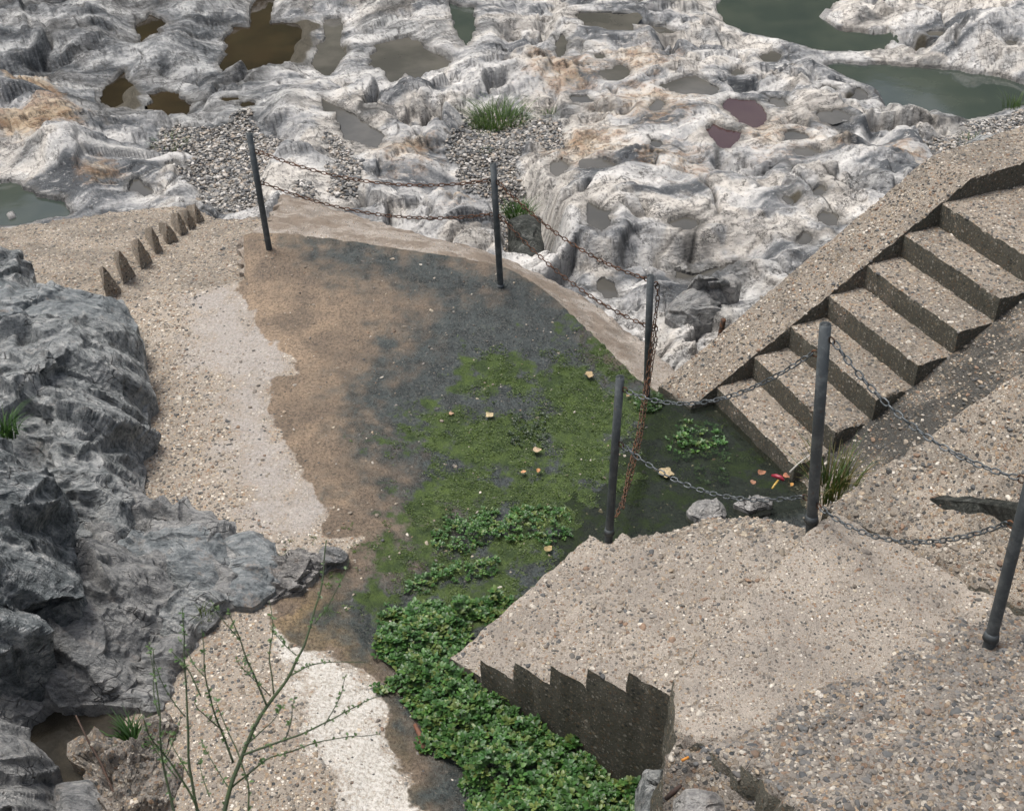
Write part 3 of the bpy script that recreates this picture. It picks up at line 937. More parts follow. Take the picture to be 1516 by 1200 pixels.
Z = soften(Z, 1)
grav_m = np.full(len(XY), -1.0)
for g in GRAVEL:
    pg = poly_on(g, rock_base)
    sd = sdf(pg, XY)
    zg = float(np.mean(pg[:, 2])) - .04
    k = sstep(-.25, .12, sd)
    zt = np.minimum(zb, zb * .5 + zg * .5) - .06 + .03 * fbm(P3, 1.3, 3, 91)
    Z = Z * (1 - k) + zt * k
    grav_m = np.maximum(grav_m, sd)
bed_m = np.full(len(XY), -1.0)
pool_objs = []
for kind, _, pl, zw, _l in POOLS:
    small = zw is None
    if small:
        pc = poly_on(pl, rock_base)
        c = pc.mean(0)
        i = np.argmin(((XY - c[:2]) ** 2).sum(-1))
        zw = float(np.percentile(Z[((XY - c[:2]) ** 2).sum(-1) < .25 ** 2], 40)) - .01
    pg = np.array([at(u, v, zw) for u, v in pl])
    pg = resample(pg, .06)[:, :3]
    j = fbm(pg, 2.5, 3, 200) * (.05 if small else .10)
    cen = pg.mean(0)
    dd = pg[:, :2] - cen[:2]
    pg[:, :2] += dd / np.maximum(np.linalg.norm(dd, axis=1, keepdims=True), 1e-6) * j[:, None]
    bb0, bb1 = pg[:, :2].min(0) - 1.2, pg[:, :2].max(0) + 1.2
    sel = np.where((XY > bb0).all(1) & (XY < bb1).all(1))[0]
    sd = sdf(pg, XY[sel])
    z = Z[sel]
    steep = 1.2 if small else .9
    reach = .40 if small else .75
    # bank: rock comes down to the rim outside, drops under the water inside
    k = sstep(reach, 0, -sd)
    rim = zw + .012 + np.maximum(-sd, 0) * .22
    zo = z * (1 - k * .96) + np.minimum(z, rim + .02) * k * .96
    lift = sstep(reach * .8, reach * .3, -sd)
    zo = np.maximum(zo, rim * lift + zo * (1 - lift))
    z = np.where(sd <= 0, zo, z)
    z = np.where(sd > 0, np.minimum(z, zw - np.minimum(.012 + sd * steep, .35)), z)
    Z[sel] = z
    bed_m[sel] = np.maximum(bed_m[sel], sd)
    pool_objs.append((kind, pg, zw, small))
# crevice beside the great rock
cr = np.array([at(u, v, -1.5) for u, v in [(745, 285), (778, 285), (802, 330), (812, 430), (765, 420), (750, 350)]])
sdc = sdf(cr, XY)
kc = sstep(-.22, .10, sdc)
Z = np.minimum(Z, Z * (1 - kc) - 1.75 * kc)
V = np.column_stack([XY, Z])
ii = np.arange(NU * NV).reshape(NV, NU)
F = np.stack([ii[:-1, :-1].ravel(), ii[1:, :-1].ravel(), ii[1:, 1:].ravel(), ii[:-1, 1:].ravel()], -1)
me = mesh_np('riverbed_rock', V, F, False)
fattr(me, 'band', band_m); fattr(me, 'blot', blot_m); fattr(me, 'crack', crack_m)
qa = me.attributes.new('q', 'FLOAT_VECTOR', 'POINT')
qa.data.foreach_set('vector', np.column_stack([fol[:, 0], fol[:, 1] * 1.25, Z * 3]).astype(np.float32).ravel())
fattr(me, 'dark', dark_m); fattr(me, 'ochre', ochre_m); fattr(me, 'gravel', grav_m); fattr(me, 'bed', bed_m)
riverbed = tag(link('riverbed_rock', me, None, MAT['bedrock']), 'pale grey water-worn bedrock with potholes across the riverbed', kind='structure')
bed_xyz = V

NAMEW = {'green': 'river_pool', 'brown': 'rock_pool', 'grey': 'puddle', 'purple': 'puddle'}
for kind, pg, zw, small in pool_objs:
    c = pg.mean(0)
    ex = .10 if small else .22
    dd = pg[:, :2] - c[:2]
    R = np.linalg.norm(dd, axis=1, keepdims=True)
    ring = pg.copy(); ring[:, :2] = c[:2] + dd * (1 + ex / np.maximum(R, .05) * .5); ring[:, 2] = zw
    n = len(ring)
    me = bpy.data.meshes.new(NAMEW[kind])
    me.from_pydata(ring.tolist(), [], [list(range(n))])
    o = link(NAMEW[kind], me, None, MAT['water_' + kind])
    o['kind'] = 'structure'

# far ground sheet (outside the frame, continues the river plain)
me = bpy.data.meshes.new('river_plain')
s = 600
me.from_pydata([(-s, -s, -2.9), (s, -s, -2.9), (s, s, -2.9), (-s, s, -2.9)], [], [[0, 1, 2, 3]])
tag(link('river_plain', me, None, MAT['plain']), kind='structure')

# unseen wooded slopes, added to darken the water's reflections and block low sky
th_ = np.linspace(math.radians(-115), math.radians(115), 160); rr_ = np.linspace(55, 320, 40)
TH, RR = np.meshgrid(th_, rr_)
HX, HY = RR.ravel() * np.sin(TH.ravel()), RR.ravel() * np.cos(TH.ravel())
H3 = np.column_stack([HX, HY, 0 * HX])
HZ = -3.2 + 95 * sstep(50, 300, RR.ravel()) * (1 + .35 * fbm(H3, .012, 4, 140)) + 3.0 * fbm(H3, .12, 3, 141) * sstep(55, 90, RR.ravel())
hi_ = np.arange(160 * 40).reshape(40, 160)
HF = np.stack([hi_[:-1, :-1].ravel(), hi_[:-1, 1:].ravel(), hi_[1:, 1:].ravel(), hi_[1:, :-1].ravel()], -1)
mh = M('added_wooded_slope'); mh.out(mh.mix(mh.step(mh.noise(.25, 6, .7), .4, .62), (.018, .028, .012), (.06, .075, .035)), .95)
tag(link('added_hills', mesh_np('added_hills', np.column_stack([HX, HY, HZ]), HF), None, mh.m), 'unseen dark wooded slopes added around the gorge to darken reflections', kind='structure')

# gravel lying in the hollows
gk = []
for g in GRAVEL:
    pg = poly_on(g, rock_base)
    m_ = sdf(pg, XY) > -.05
    gk.append(pg)
gp = []
for pg in gk:
    lo, hi = pg[:, :2].min(0), pg[:, :2].max(0)
    lo = np.maximum(lo, [-12, 0]); hi = np.minimum(hi, [9.5, 40])
    k = int((hi - lo).prod() * 1500)
    q = RNG.uniform(lo, hi, (k, 2))
    sd = sdf(pg, q) + .12 * fbm(np.column_stack([q, q[:, 0] * 0]), 3, 3, 5)
    gp.append(q[sd > -.04])
gp = np.vstack(gp)


def height_at(q):
    """terrain height by the regular (u, v) grid"""
    d = np.column_stack([q, np.full(len(q), -1.2)]) - EYE
    zc = d @ FW
    u = PW / 2 + FPX * (d @ RT) / zc; v = PH / 2 - FPX * (d @ UP) / zc
    fu = np.clip((u - us[0]) / (us[1] - us[0]), 0, NU - 2); fv = np.clip((v - vs[0]) / (vs[1] - vs[0]), 0, NV - 2)
    iu, iv = fu.astype(int), fv.astype(int); a, b = fu - iu, fv - iv
    ZZ = Z.reshape(NV, NU)
    return (ZZ[iv, iu] * (1 - a) * (1 - b) + ZZ[iv, iu + 1] * a * (1 - b) + ZZ[iv + 1, iu] * (1 - a) * b + ZZ[iv + 1, iu + 1] * a * b)


GP = np.column_stack([gp, height_at(gp) + .008])
gpal = np.array([(.08, .085, .09), (.16, .16, .155), (.27, .25, .22), (.36, .30, .24), (.5, .46, .41), (.66, .63, .59), (.22, .215, .21), (.33, .32, .3), (.12, .125, .13)])
Pb = pebble_bits(GP, .028, gpal, -.1, .4)
scatter('river_gravel', *Pb)['label'] = 'loose grey and cream river gravel in the rock hollows'

# ------------------------------------------------------------------ the sunken path
floor_ring = [(360, 347, .33), (372, 343, .33), (420, 343, .33), (500, 352, .31), (600, 367, .29), (700, 382, .27), (745, 392, .25), (790, 415, .19), (830, 447, .12),
              (880, 495, .02), (945, 560, -.1), (990, 590, -.14), (1030, 600, -.16), (1090, 560, -.17), (1300, 640, -.17), (1330, 760, -.17), (1250, 860, -.17), (1100, 1290, -.1),
              (900, 1340, -.05), (600, 1340, .0), (100, 1340, .1), (-120, 1250, .05), (-120, 900, .1), (-20, 700, .1), (60, 500, .12), (120, 447, .12), (170, 443, .12), (250, 432, .12),
              (300, 425, .13), (345, 417, .16), (362, 411, .20)]
floor_in = [(362, 380, .27), (420, 380, .29), (500, 420, .22), (600, 450, .17), (700, 480, .12), (450, 500, .15), (380, 460, .16), (330, 460, .125), (250, 470, .12), (600, 560, .05), (750, 580, -.03), (880, 580, -.1),
            (500, 650, .05), (420, 700, .07), (350, 650, .09), (260, 650, .11), (600, 700, -.03), (750, 700, -.1), (900, 700, -.128), (960, 690, -.140), (1010, 690, -.165), (950, 640, -.132), (700, 800, -.1), (560, 800, .0), (480, 800, .04),
            (600, 900, -.08), (750, 850, -.12), (450, 900, .05), (350, 950, .11), (500, 1000, .03), (450, 1050, .1), (400, 1150, .13), (300, 1100, .15), (520, 1150, .08), (600, 1100, -.05), (700, 1100, -.08), (800, 1000, -.1), (640, 1000, -.09),
            (100, 1090, -.02), (150, 1100, -.02), (220, 1020, .1), (200, 1150, .08)]
floor_z = TPS([tuple(at(*p)) for p in floor_ring + floor_in], 1e-2)


def on_floor(px): return poly_on(px, floor_z)


wet_px = [(362, 411), (345, 418), (352, 430), (372, 455), (375, 480), (400, 500), (412, 525), (432, 535), (440, 552), (412, 558), (395, 573), (400, 610), (420, 650), (440, 690), (465, 720),
          (488, 752), (478, 780), (474, 800), (540, 795), (520, 815), (500, 838), (470, 860), (440, 880), (405, 890), (398, 920), (430, 945), (460, 960), (520, 985), (560, 1010), (575, 1040), (570, 1080), (590, 1130), (615, 1190), (680, 1340),
          (1300, 1340), (1340, 640), (1000, 520), (740, 340), (355, 320)]
leak_px = [(286, 412), (300, 404), (335, 401), (364, 398), (366, 412), (330, 416), (300, 420)]
slime_px = [(660, 430), (620, 480), (575, 540), (545, 600), (578, 640), (570, 690), (600, 745), (640, 770), (640, 800), (600, 825), (560, 858), (520, 880), (520, 930), (560, 975), (590, 1030), (640, 1130), (690, 1340),
            (1300, 1340), (1340, 640), (960, 560), (840, 450), (760, 415), (720, 425)]
band_px = [(480, 362), (560, 374), (640, 386), (730, 400), (800, 430), (760, 445), (690, 440), (620, 425), (550, 402), (495, 385)]
white_px = [(300, 440), (345, 420), (372, 455), (400, 500), (440, 550), (395, 573), (400, 610), (440, 690), (488, 752), (474, 800), (430, 800), (395, 770), (365, 715), (352, 640), (330, 580), (300, 520), (282, 470)]
lime_px = [(400, 895), (430, 945), (520, 985), (560, 1010), (578, 1050), (572, 1080), (592, 1130), (630, 1230), (540, 1230), (500, 1160), (470, 1080), (452, 1020), (430, 975), (408, 930)]
ochre_px = [(400, 900), (470, 870), (540, 880), (560, 960), (600, 1040), (620, 1130), (640, 1200), (615, 1200), (570, 1080), (575, 1040), (520, 985), (430, 945)]
moss_bl = [(730, 650, 95, 45), (850, 600, 75, 65), (900, 535, 40, 35), (700, 735, 75, 42), (800, 735, 90, 40), (650, 770, 40, 30), (860, 670, 55, 55), (660, 838, 80, 20), (780, 815, 60, 24),
           (640, 875, 60, 18), (770, 870, 60, 22), (930, 640, 30, 40), (620, 850, 55, 18), (1030, 650, 40, 25), (960, 600, 35, 18), (740, 560, 40, 30), (700, 900, 60, 14), (640, 655, 30, 15), (985, 640, 50, 30), (1085, 680, 34, 18), (1010, 720, 40, 16), (930, 720, 30, 30)]


def moss_field(V):
    out = np.full(len(V), -1.0)
    for (u, v, a, b) in moss_bl:
        c = on_floor([(u, v), (u + a, v), (u, v - b)])
        ra = np.linalg.norm(c[1] - c[0]); rb = np.linalg.norm(c[2][:2] - c[0][:2])
        d = np.sqrt(((V[:, 0] - c[0][0]) / ra) ** 2 + ((V[:, 1] - c[0][1]) / rb) ** 2)
        out = np.maximum(out, (1 - d) * min(ra, rb) + .015)
    return out


W_wet, W_leak, W_slime, W_band, W_white, W_lime, W_ochre = [on_floor(p) for p in (wet_px, leak_px, slime_px, band_px, white_px, lime_px, ochre_px)]
f_wet = lambda V: np.maximum(sdf(W_wet, V), sdf(W_leak, V))
f_slime = lambda V: np.maximum(sdf(W_slime, V) + .15, sdf(W_band, V) + .10)
f_white = lambda V: sdf(W_white, V)
f_lime = lambda V: sdf(W_lime, V)
f_ochre = lambda V: sdf(W_ochre, V)


def floor_relief(V):
    m = sstep(-.06, .16, moss_field(V) + .30 * (fbm(V * [1, 1, 0], 7, 3, 300)))
    return .006 * fbm(V * [1, 1, 0], 5, 4, 301) + m * (.006 + .014 * fbm(V * [1, 1, 0], 14, 3, 302))


path = patch('path', [at(*p) for p in floor_ring], floor_z, .028, -.45, [MAT['path'], MAT['aggregate_dark']], relief=floor_relief, edge=.012, edge_jit=.012, seed=3,
             attrs={'wet': f_wet, 'slime': f_slime, 'moss': moss_field, 'white': f_white, 'lime': f_lime, 'ochre': f_ochre, 'n7': lambda V: fbm(V * [1, 1, 0], 7, 4, 320, .6), 'n3': lambda V: fbm(V * [1, 1, 0], 2.4, 5, 330, .6)}, rows=3)
tag(path, 'sunken concrete path, dry on the left and wet and mossy in the middle', kind='structure')
Pp = sample_mesh(path.data, 1500, lambda P: np.where(f_wet(P) > -.01, .04, np.where(np.maximum(f_white(P), f_lime(P)) > -.02, .10, .75)) * (P[:, 2] > -.3))
dcam = Pp - EYE
scatter('path_pebbles', *pebble_bits(Pp, .0135, None, .15, .4))['label'] = 'small tan and grey pebbles set in the dry path'

# ------------------------------------------------------------------ pale apron below the path edge
ap_ring = [(352, 352, .05), (400, 322, -.12), (415, 286, -.62), (470, 300, -.6), (560, 328, -.6), (640, 352, -.55), (720, 372, -.5), (790, 402, -.5), (850, 432, -.5), (930, 486, -.5), (985, 530, -.5), (1010, 560, -.45),
           (1010, 620, -.3), (945, 600, -.2), (860, 520, -.1), (800, 450, 0), (740, 425, .1), (600, 400, .13), (420, 390, .15), (362, 400, .1)]
apron_z = TPS([tuple(at(*p)) for p in ap_ring] + [tuple(at(*p)) for p in [(480, 330, -.15), (600, 352, -.15), (700, 372, -.1), (800, 422, -.15), (900, 492, -.3)]], 1e-2)
apron = patch('apron', [at(*p) for p in ap_ring], apron_z, .05, -1.6, [MAT['apron'], MAT['apron']], rough=.03, edge=.03, edge_jit=.05, seed=9, rows=5)
tag(apron, 'pale sloping concrete apron between path edge and bedrock', kind='structure')

# ------------------------------------------------------------------ left ramp with its row of step ends
ramp_ring = [(-140, 420, .05), (-140, 350, -.55), (0, 336, -.6), (90, 322, -.62), (180, 310, -.64), (270, 301, -.66), (300, 312, -.62), (330, 322, -.5), (392, 318, -.32), (420, 330, -.1),
             (400, 395, .1), (362, 425, .1), (300, 440, .1), (170, 460, .1), (60, 470, .1), (-140, 470, .1)]
ramp_in = [(360, 350, -.06), (360, 380, .02), (300, 380, -.12), (300, 345, -.36), (240, 380, -.15), (200, 410, 0), (120, 400, -.05), (120, 350, -.4), (40, 380, -.2), (230, 340, -.42)]
ramp_z = TPS([tuple(at(*p)) for p in ramp_ring + ramp_in], 1e-2)
ramp = patch('ramp', [at(*p) for p in ramp_ring], lambda x, y: ramp_z(x, y) - .012, .045, -1.7, [MAT['aggregate'], MAT['aggregate']], rough=.02, edge=.03, edge_jit=.05, seed=13, rows=5)
tag(ramp, 'pebbled concrete ramp falling away to the riverbed on the left', kind='structure')
scatter('ramp_pebbles', *pebble_bits(sample_mesh(ramp.data, 700, lambda P: (P[:, 2] > -.9) * 1.0), .016, None, .3, .4))['label'] = 'pebbles set in the ramp beside the row of step ends'
teeth = [((163, 388), (158, 440), (181, 432)), ((189, 369), (183, 421), (203, 409)), ((214, 350), (209, 397), (226, 386)), ((233, 334), (230, 375), (242, 370)),
         ((250, 324), (249, 360), (263, 353)), ((268, 313), (268, 348), (279, 341)), ((281, 308), (279, 336), (290, 332)), ((293, 300), (291, 330), (303, 325))]
th = empty('staircase', ramp_z(*[np.array([q]) for q in at(230, 380, -.1)[:2]]).tolist() and tuple(at(200, 409, .0)), 'row of pointed pebbled step ends standing along the left ramp', 'stairs')
for k, (a, c, e) in enumerate(teeth):
    Cb = poly_on([c, e], ramp_z)
    C_, E_ = Cb[0], Cb[1]
    # apex stands above C
    hs = np.linspace(.03, .6, 300)
    pr = C_[None] + np.stack([hs * 0, hs * 0, hs], -1); d = pr - EYE
    vv = PH / 2 - FPX * (d @ UP) / (d @ FW)
    h = hs[np.argmin(abs(vv - a[1]))] * RNG.uniform(.78, .98)
    back = np.array([-.27, .62, -.24]) * (1 if k else .8)
    rows_, cols_ = 10, 8
    acc = Acc()
    prof = [C_ - [0, 0, .15]]
    nP = 12
    for t in np.linspace(0, 1, nP):
        q = C_ + (E_ - C_) * t + np.array([0, 0, h * (.25 + .75 * (t / .18) ** .7 if t < .18 else max(0, 1 - ((t - .18) / .82) ** 1.25))])
        prof.append(q)
    prof.append(E_ - [0, 0, .15])
    prof = np.array(prof)
    Vv = []
    nb = 9
    for s_ in range(nb):
        t = s_ / (nb - 1)
        lay = prof + back[None] * t
        lay = lay + np.column_stack([fbm(lay, 16, 3, 400 + k), fbm(lay, 16, 3, 420 + k), fbm(lay, 16, 3, 440 + k)]) * .014
        lay[1:-1, 2] -= (h * .5 * t) * np.linspace(1, .1, len(lay) - 2)
        Vv.append(lay)
    m_ = len(prof)
    Vv = np.vstack(Vv)
    Ff = [list(range(m_))[::-1]]
    mi = [1]
    for s_ in range(nb - 1):
        for q in range(m_):
            q2 = (q + 1) % m_
            Ff.append([s_ * m_ + q, s_ * m_ + q2, (s_ + 1) * m_ + q2, (s_ + 1) * m_ + q]); mi.append(0)
    me = mesh_np('step_end', Vv, Ff, False, mi)
    adopt(link('step_end', me, None, [MAT['aggregate'], MAT['agg_mid']]), th)

# ------------------------------------------------------------------ right staircase (climbs away to the right)
RS = dict(x=1.438, y=6.894, z=.007, a=.405, T=.284, R=.174, w=.923)
rd = np.array([math.cos(RS['a']), math.sin(RS['a'])]); rn = np.array([math.sin(RS['a']), -math.cos(RS['a'])])


def rs(s, t): return np.array([RS['x'], RS['y']]) + rd * s + rn * t


flat = lambda z: (lambda x, y: np.full(np.shape(x), z))
rst = empty('concrete_staircase', (*rs(0, .45), RS['z'] - .18), 'pebbled concrete staircase with sloping coping climbing to the upper right', 'stairs')
T_, R_ = RS['T'], RS['R']
for k in range(7):
    s0, s1 = k * T_, (k + 1) * T_ + .02
    wid = RS['w']
    if k == 6: s1, wid = s0 + 1.9, 1.6
    zt = RS['z'] + k * R_
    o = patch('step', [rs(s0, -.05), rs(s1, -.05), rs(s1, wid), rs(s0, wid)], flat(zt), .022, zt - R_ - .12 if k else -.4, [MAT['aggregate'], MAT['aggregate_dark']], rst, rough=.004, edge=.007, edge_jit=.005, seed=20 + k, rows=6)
    Ps = sample_mesh(o.data, 1500, lambda P: (np.abs(P[:, 2] - zt) < .03) * .8)
    if k == 0: allp = Ps
    else: allp = np.vstack([allp, Ps])
# coping: slopes with the nosings, then levels out
sl = R_ / T_


def cop_z(x, y):
    s = (np.asarray(x) - RS['x']) * rd[0] + (np.asarray(y) - RS['y']) * rd[1]
    knee = 6.75 * T_
    up = RS['z'] + .015 + sl * s
    top = RS['z'] + .015 + sl * knee
    return np.where(s < knee, up, top + .10 * (s - knee))


cop_ring = [rs(-.20, -.02), rs(2.0, -.02), rs(6.7 * T_, -.02), rs(6.7 * T_ + .5, -.0), rs(6.7 * T_ + 1.9, .0), rs(6.7 * T_ + 1.9, -.42), rs(6.6 * T_, -.44), rs(1.0, -.42), rs(-.25, -.38)]
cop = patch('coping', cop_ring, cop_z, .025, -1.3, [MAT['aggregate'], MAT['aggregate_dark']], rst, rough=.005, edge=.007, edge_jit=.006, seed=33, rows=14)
allp = np.vstack([allp, sample_mesh(cop.data, 1500, lambda P: (P[:, 2] > -.4) * .8)])
# sloping flank right of the steps


def flank_z(x, y):
    dx = np.asarray(x) - RS['x']; dy = np.asarray(y) - RS['y']
    s = dx * rd[0] + dy * rd[1]; t = dx * rn[0] + dy * rn[1]
    return RS['z'] - R_ + sl * (s - .0) + .005 + .10 * (t - RS['w'])


fl = patch('flank', [rs(-.05, RS['w'] - .04), rs(3.2, RS['w'] - .04), rs(3.2, 2.6), rs(-.1, 2.6)], flank_z, .028, -.6, [MAT['agg_stained'], MAT['aggregate_dark']], rst, rough=.02, edge=.01, edge_jit=.012, seed=37, rows=4)
allp = np.vstack([allp, sample_mesh(fl.data, 1300, lambda P: (P[:, 2] > -.3) * .7)])
scatter('stair_pebbles', *pebble_bits(allp, .0145, None, .2, .4), parent=rst)

# ------------------------------------------------------------------ near staircase (seen from above and behind)
NS = dict(x=-.178, y=4.269, z=.199, a=-.705, T=.224, R=.137, w=1.218)
nd = np.array([math.cos(NS['a']), math.sin(NS['a'])]); nn = np.array([-math.sin(NS['a']), math.cos(NS['a'])])


def ns(s, t): return np.array([NS['x'], NS['y']]) + nd * s + nn * t


nst = empty('concrete_staircase', (*ns(.5, .6), -.1), 'near pebbled concrete stairs with saw-toothed dark side wall above the cress', 'stairs')
Tn, Rn = NS['T'], NS['R']
np_pts = []
for k in range(-1, 5):
    zt = NS['z'] + k * Rn
    s0, s1 = k * Tn, (k + 1) * Tn + .015
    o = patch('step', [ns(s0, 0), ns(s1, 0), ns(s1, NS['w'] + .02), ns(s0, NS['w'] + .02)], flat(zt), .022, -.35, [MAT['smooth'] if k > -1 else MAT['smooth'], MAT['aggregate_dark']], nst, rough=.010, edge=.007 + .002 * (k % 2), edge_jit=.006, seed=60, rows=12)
    np_pts.append(sample_mesh(o.data, 1500, lambda P: (np.abs(P[:, 2] - zt) < .03) * .5))
LZ = NS['z'] + 5 * Rn
# landing
land_px = [(1000, 1000), (1200, 778), (1232, 752), (1330, 800), (1445, 868), (1520, 905), (1470, 925), (1250, 1030), (1075, 1105), (1012, 1098), (1001, 1091)]
lr = [at(u, v, LZ)[:2] for u, v in land_px]
lr[0] = ns(5 * Tn, 0); lr[1] = ns(5 * Tn, NS['w'])
land = patch('landing', lr, flat(LZ), .024, -.35, [MAT['smooth'], MAT['aggregate_dark']], nst, rough=.016, edge=.016, edge_jit=.014, seed=71, rows=14)
np_pts.append(sample_mesh(land.data, 1500, lambda P: (P[:, 2] > LZ - .04) * np.clip(.12 + .6 * fbm(P * [1, 1, 0], 1.6, 3, 77), .03, .6)))
# pebbled ramp on the far side of the steps


def sidez(x, y):
    dx = np.asarray(x) - NS['x']; dy = np.asarray(y) - NS['y']
    s = dx * nd[0] + dy * nd[1]; t = dx * nn[0] + dy * nn[1]
    return NS['z'] - .72 * Rn + Rn / Tn * s - .10 * np.maximum(t - NS['w'], 0) + .0


sr = [ns(-.32, NS['w'] - .10), ns(5.0 * Tn, NS['w'] - .34), ns(5.25 * Tn, NS['w'] - .1), ns(5.25 * Tn, NS['w'] + .08), ns(4.2 * Tn, NS['w'] + .22), ns(3 * Tn, NS['w'] + .34), ns(1.8 * Tn, NS['w'] + .36), ns(.8 * Tn, NS['w'] + .20), ns(-.30, NS['w'] + .03)]
sideramp = patch('side_ramp', sr, lambda x, y: np.minimum(sidez(x, y) + .0, LZ + .02), .022, -.35, [MAT['aggregate'], MAT['aggregate_dark']], nst, rough=.014, edge=.012, edge_jit=.012, seed=75, rows=8)
np_pts.append(sample_mesh(sideramp.data, 2600, lambda P: (P[:, 2] > -.2) * 1.0))
scatter('stair_pebbles', *pebble_bits(np.vstack(np_pts), .0150, None, .25, .42), parent=nst)

# upper bank right of the landing
up_ring = [(1222, 752, LZ), (1262, 722, .92), (1330, 676, 1.04), (1420, 612, 1.22), (1516, 548, 1.42), (1640, 470, 1.7), (1760, 640, 1.8), (1640, 880, 1.2), (1530, 910, .93), (1445, 868, .90), (1330, 800, .88)]
up_z = TPS([tuple(at(*p)) for p in up_ring] + [tuple(at(*p)) for p in [(1400, 720, 1.02), (1330, 740, .95), (1480, 800, 1.02)]], 1e-2)
upper = empty('concrete_ramp', tuple(at(1420, 780, .9)), 'pebbled concrete ramp rising right of the landing behind the chain', 'ramp')
upm = patch('ramp_surface', [at(*p) for p in up_ring], lambda x, y: up_z(x, y) + .012, .026, -.3, [MAT['aggregate'], MAT['aggregate_dark']], upper, rough=.022, edge=.015, edge_jit=.02, seed=81, rows=10)
scatter('ramp_pebbles', *pebble_bits(sample_mesh(upm.data, 1500, lambda P: (P[:, 2] > .6) * .75), .015, None, .3, .42), parent=upper)

# bottom right flight, worn into a pebbled slope
fl2 = empty('concrete_staircase', tuple(at(1300, 1150, LZ)), 'worn pebbly flight of steps rising at the bottom right corner', 'stairs')
L0, L1 = at(1035, 1080, LZ)[:2], at(1480, 875, LZ)[:2]
fd = (L1 - L0) / np.linalg.norm(L1 - L0); fn = np.array([fd[1], -fd[0]])
if fn[1] > 0: fn = -fn
f_pts = []
RF, TF = .115, .26
for k in range(6):
    a0 = L0 + fn * (k * TF) + fd * (-.02 + .03 * (k % 2)); a1 = L0 + fn * ((k + 1) * TF + .02) + fd * (-.02 + .03 * (k % 2))
    wv = 2.6
    zt = LZ + (k + .35) * RF

    def stepz(x, y, a0=a0, zt=zt, k=k):
        t = (np.asarray(x) - a0[0]) * fn[0] + (np.asarray(y) - a0[1]) * fn[1]
        return zt - .055 + .20 * t + .0 * t
    o = patch('step', [a0, a0 + fd * wv, a1 + fd * wv, a1], stepz, .024, .2, [MAT['aggregate_grey'], MAT['aggregate_dark']], fl2, rough=.03, edge=.02, edge_jit=.02, seed=90 + k, rows=8)
    f_pts.append(sample_mesh(o.data, 1900, lambda P: (P[:, 2] > zt - .12) * .9))
scatter('step_pebbles', *pebble_bits(np.vstack(f_pts), .0165, GREY_COLS, .45, .42), parent=fl2)

# rubble heap against the foot of that flight
rub_ring = [(985, 1112, .80), (1004, 1086, .885), (1055, 1072, .90), (1090, 1105, .9), (1130, 1150, .9), (1190, 1215, .9), (1200, 1300, .8), (960, 1300, .55), (980, 1200, .6)]
rub_z = TPS([tuple(at(*p)) for p in rub_ring] + [tuple(at(1050, 1140, .82))], 1e-2)
rub = patch('rubble_slope', [at(*p) for p in rub_ring], rub_z, .022, -.3, [MAT['aggregate_grey'], MAT['aggregate_dark']], None, rough=.06, edge=.03, edge_jit=.03, seed=99, rows=8)
tag(rub, 'broken pebbly concrete slope at the bottom edge between wall and stairs', 'rubble')
s_ = scatter('rubble_pebbles', *pebble_bits(sample_mesh(rub.data, 2300, lambda P: (P[:, 2] > .4) * .9), .018, GREY_COLS, .35, .45))
s_.parent = rub

# mud hole on the left
mud_ring = [(0, 1085, .04), (60, 1035, .04), (110, 1040, .04), (215, 1035, .04), (235, 1090, .04), (170, 1140, .04), (100, 1170, .04), (40, 1150, .04), (-60, 1120, .04)]
mud = patch('mud', [at(*p) for p in mud_ring], flat(.045), .03, -.1, [MAT['mud'], MAT['mud']], rough=.02, seed=101, rows=2)
tag(mud, 'dark wet mud in the hollow among the left boulders', kind='structure')

# earth bank under the photographer
bank = patch('bank', [(-3.2, 1.55), (-1.6, 1.5), (-.3, 1.62), (.4, 1.45), (.6, .9), (.7, -.5), (.6, -3), (-3.5, -3)], lambda x, y: 2.62 + .35 * np.clip(1.5 - np.asarray(y), 0, 2), .08, -.4, [MAT['earth'], MAT['earth']], rough=.05, edge=.05, edge_jit=.08, seed=103, rows=12)
tag(bank, 'earth bank at the foot of the shrub', kind='structure')


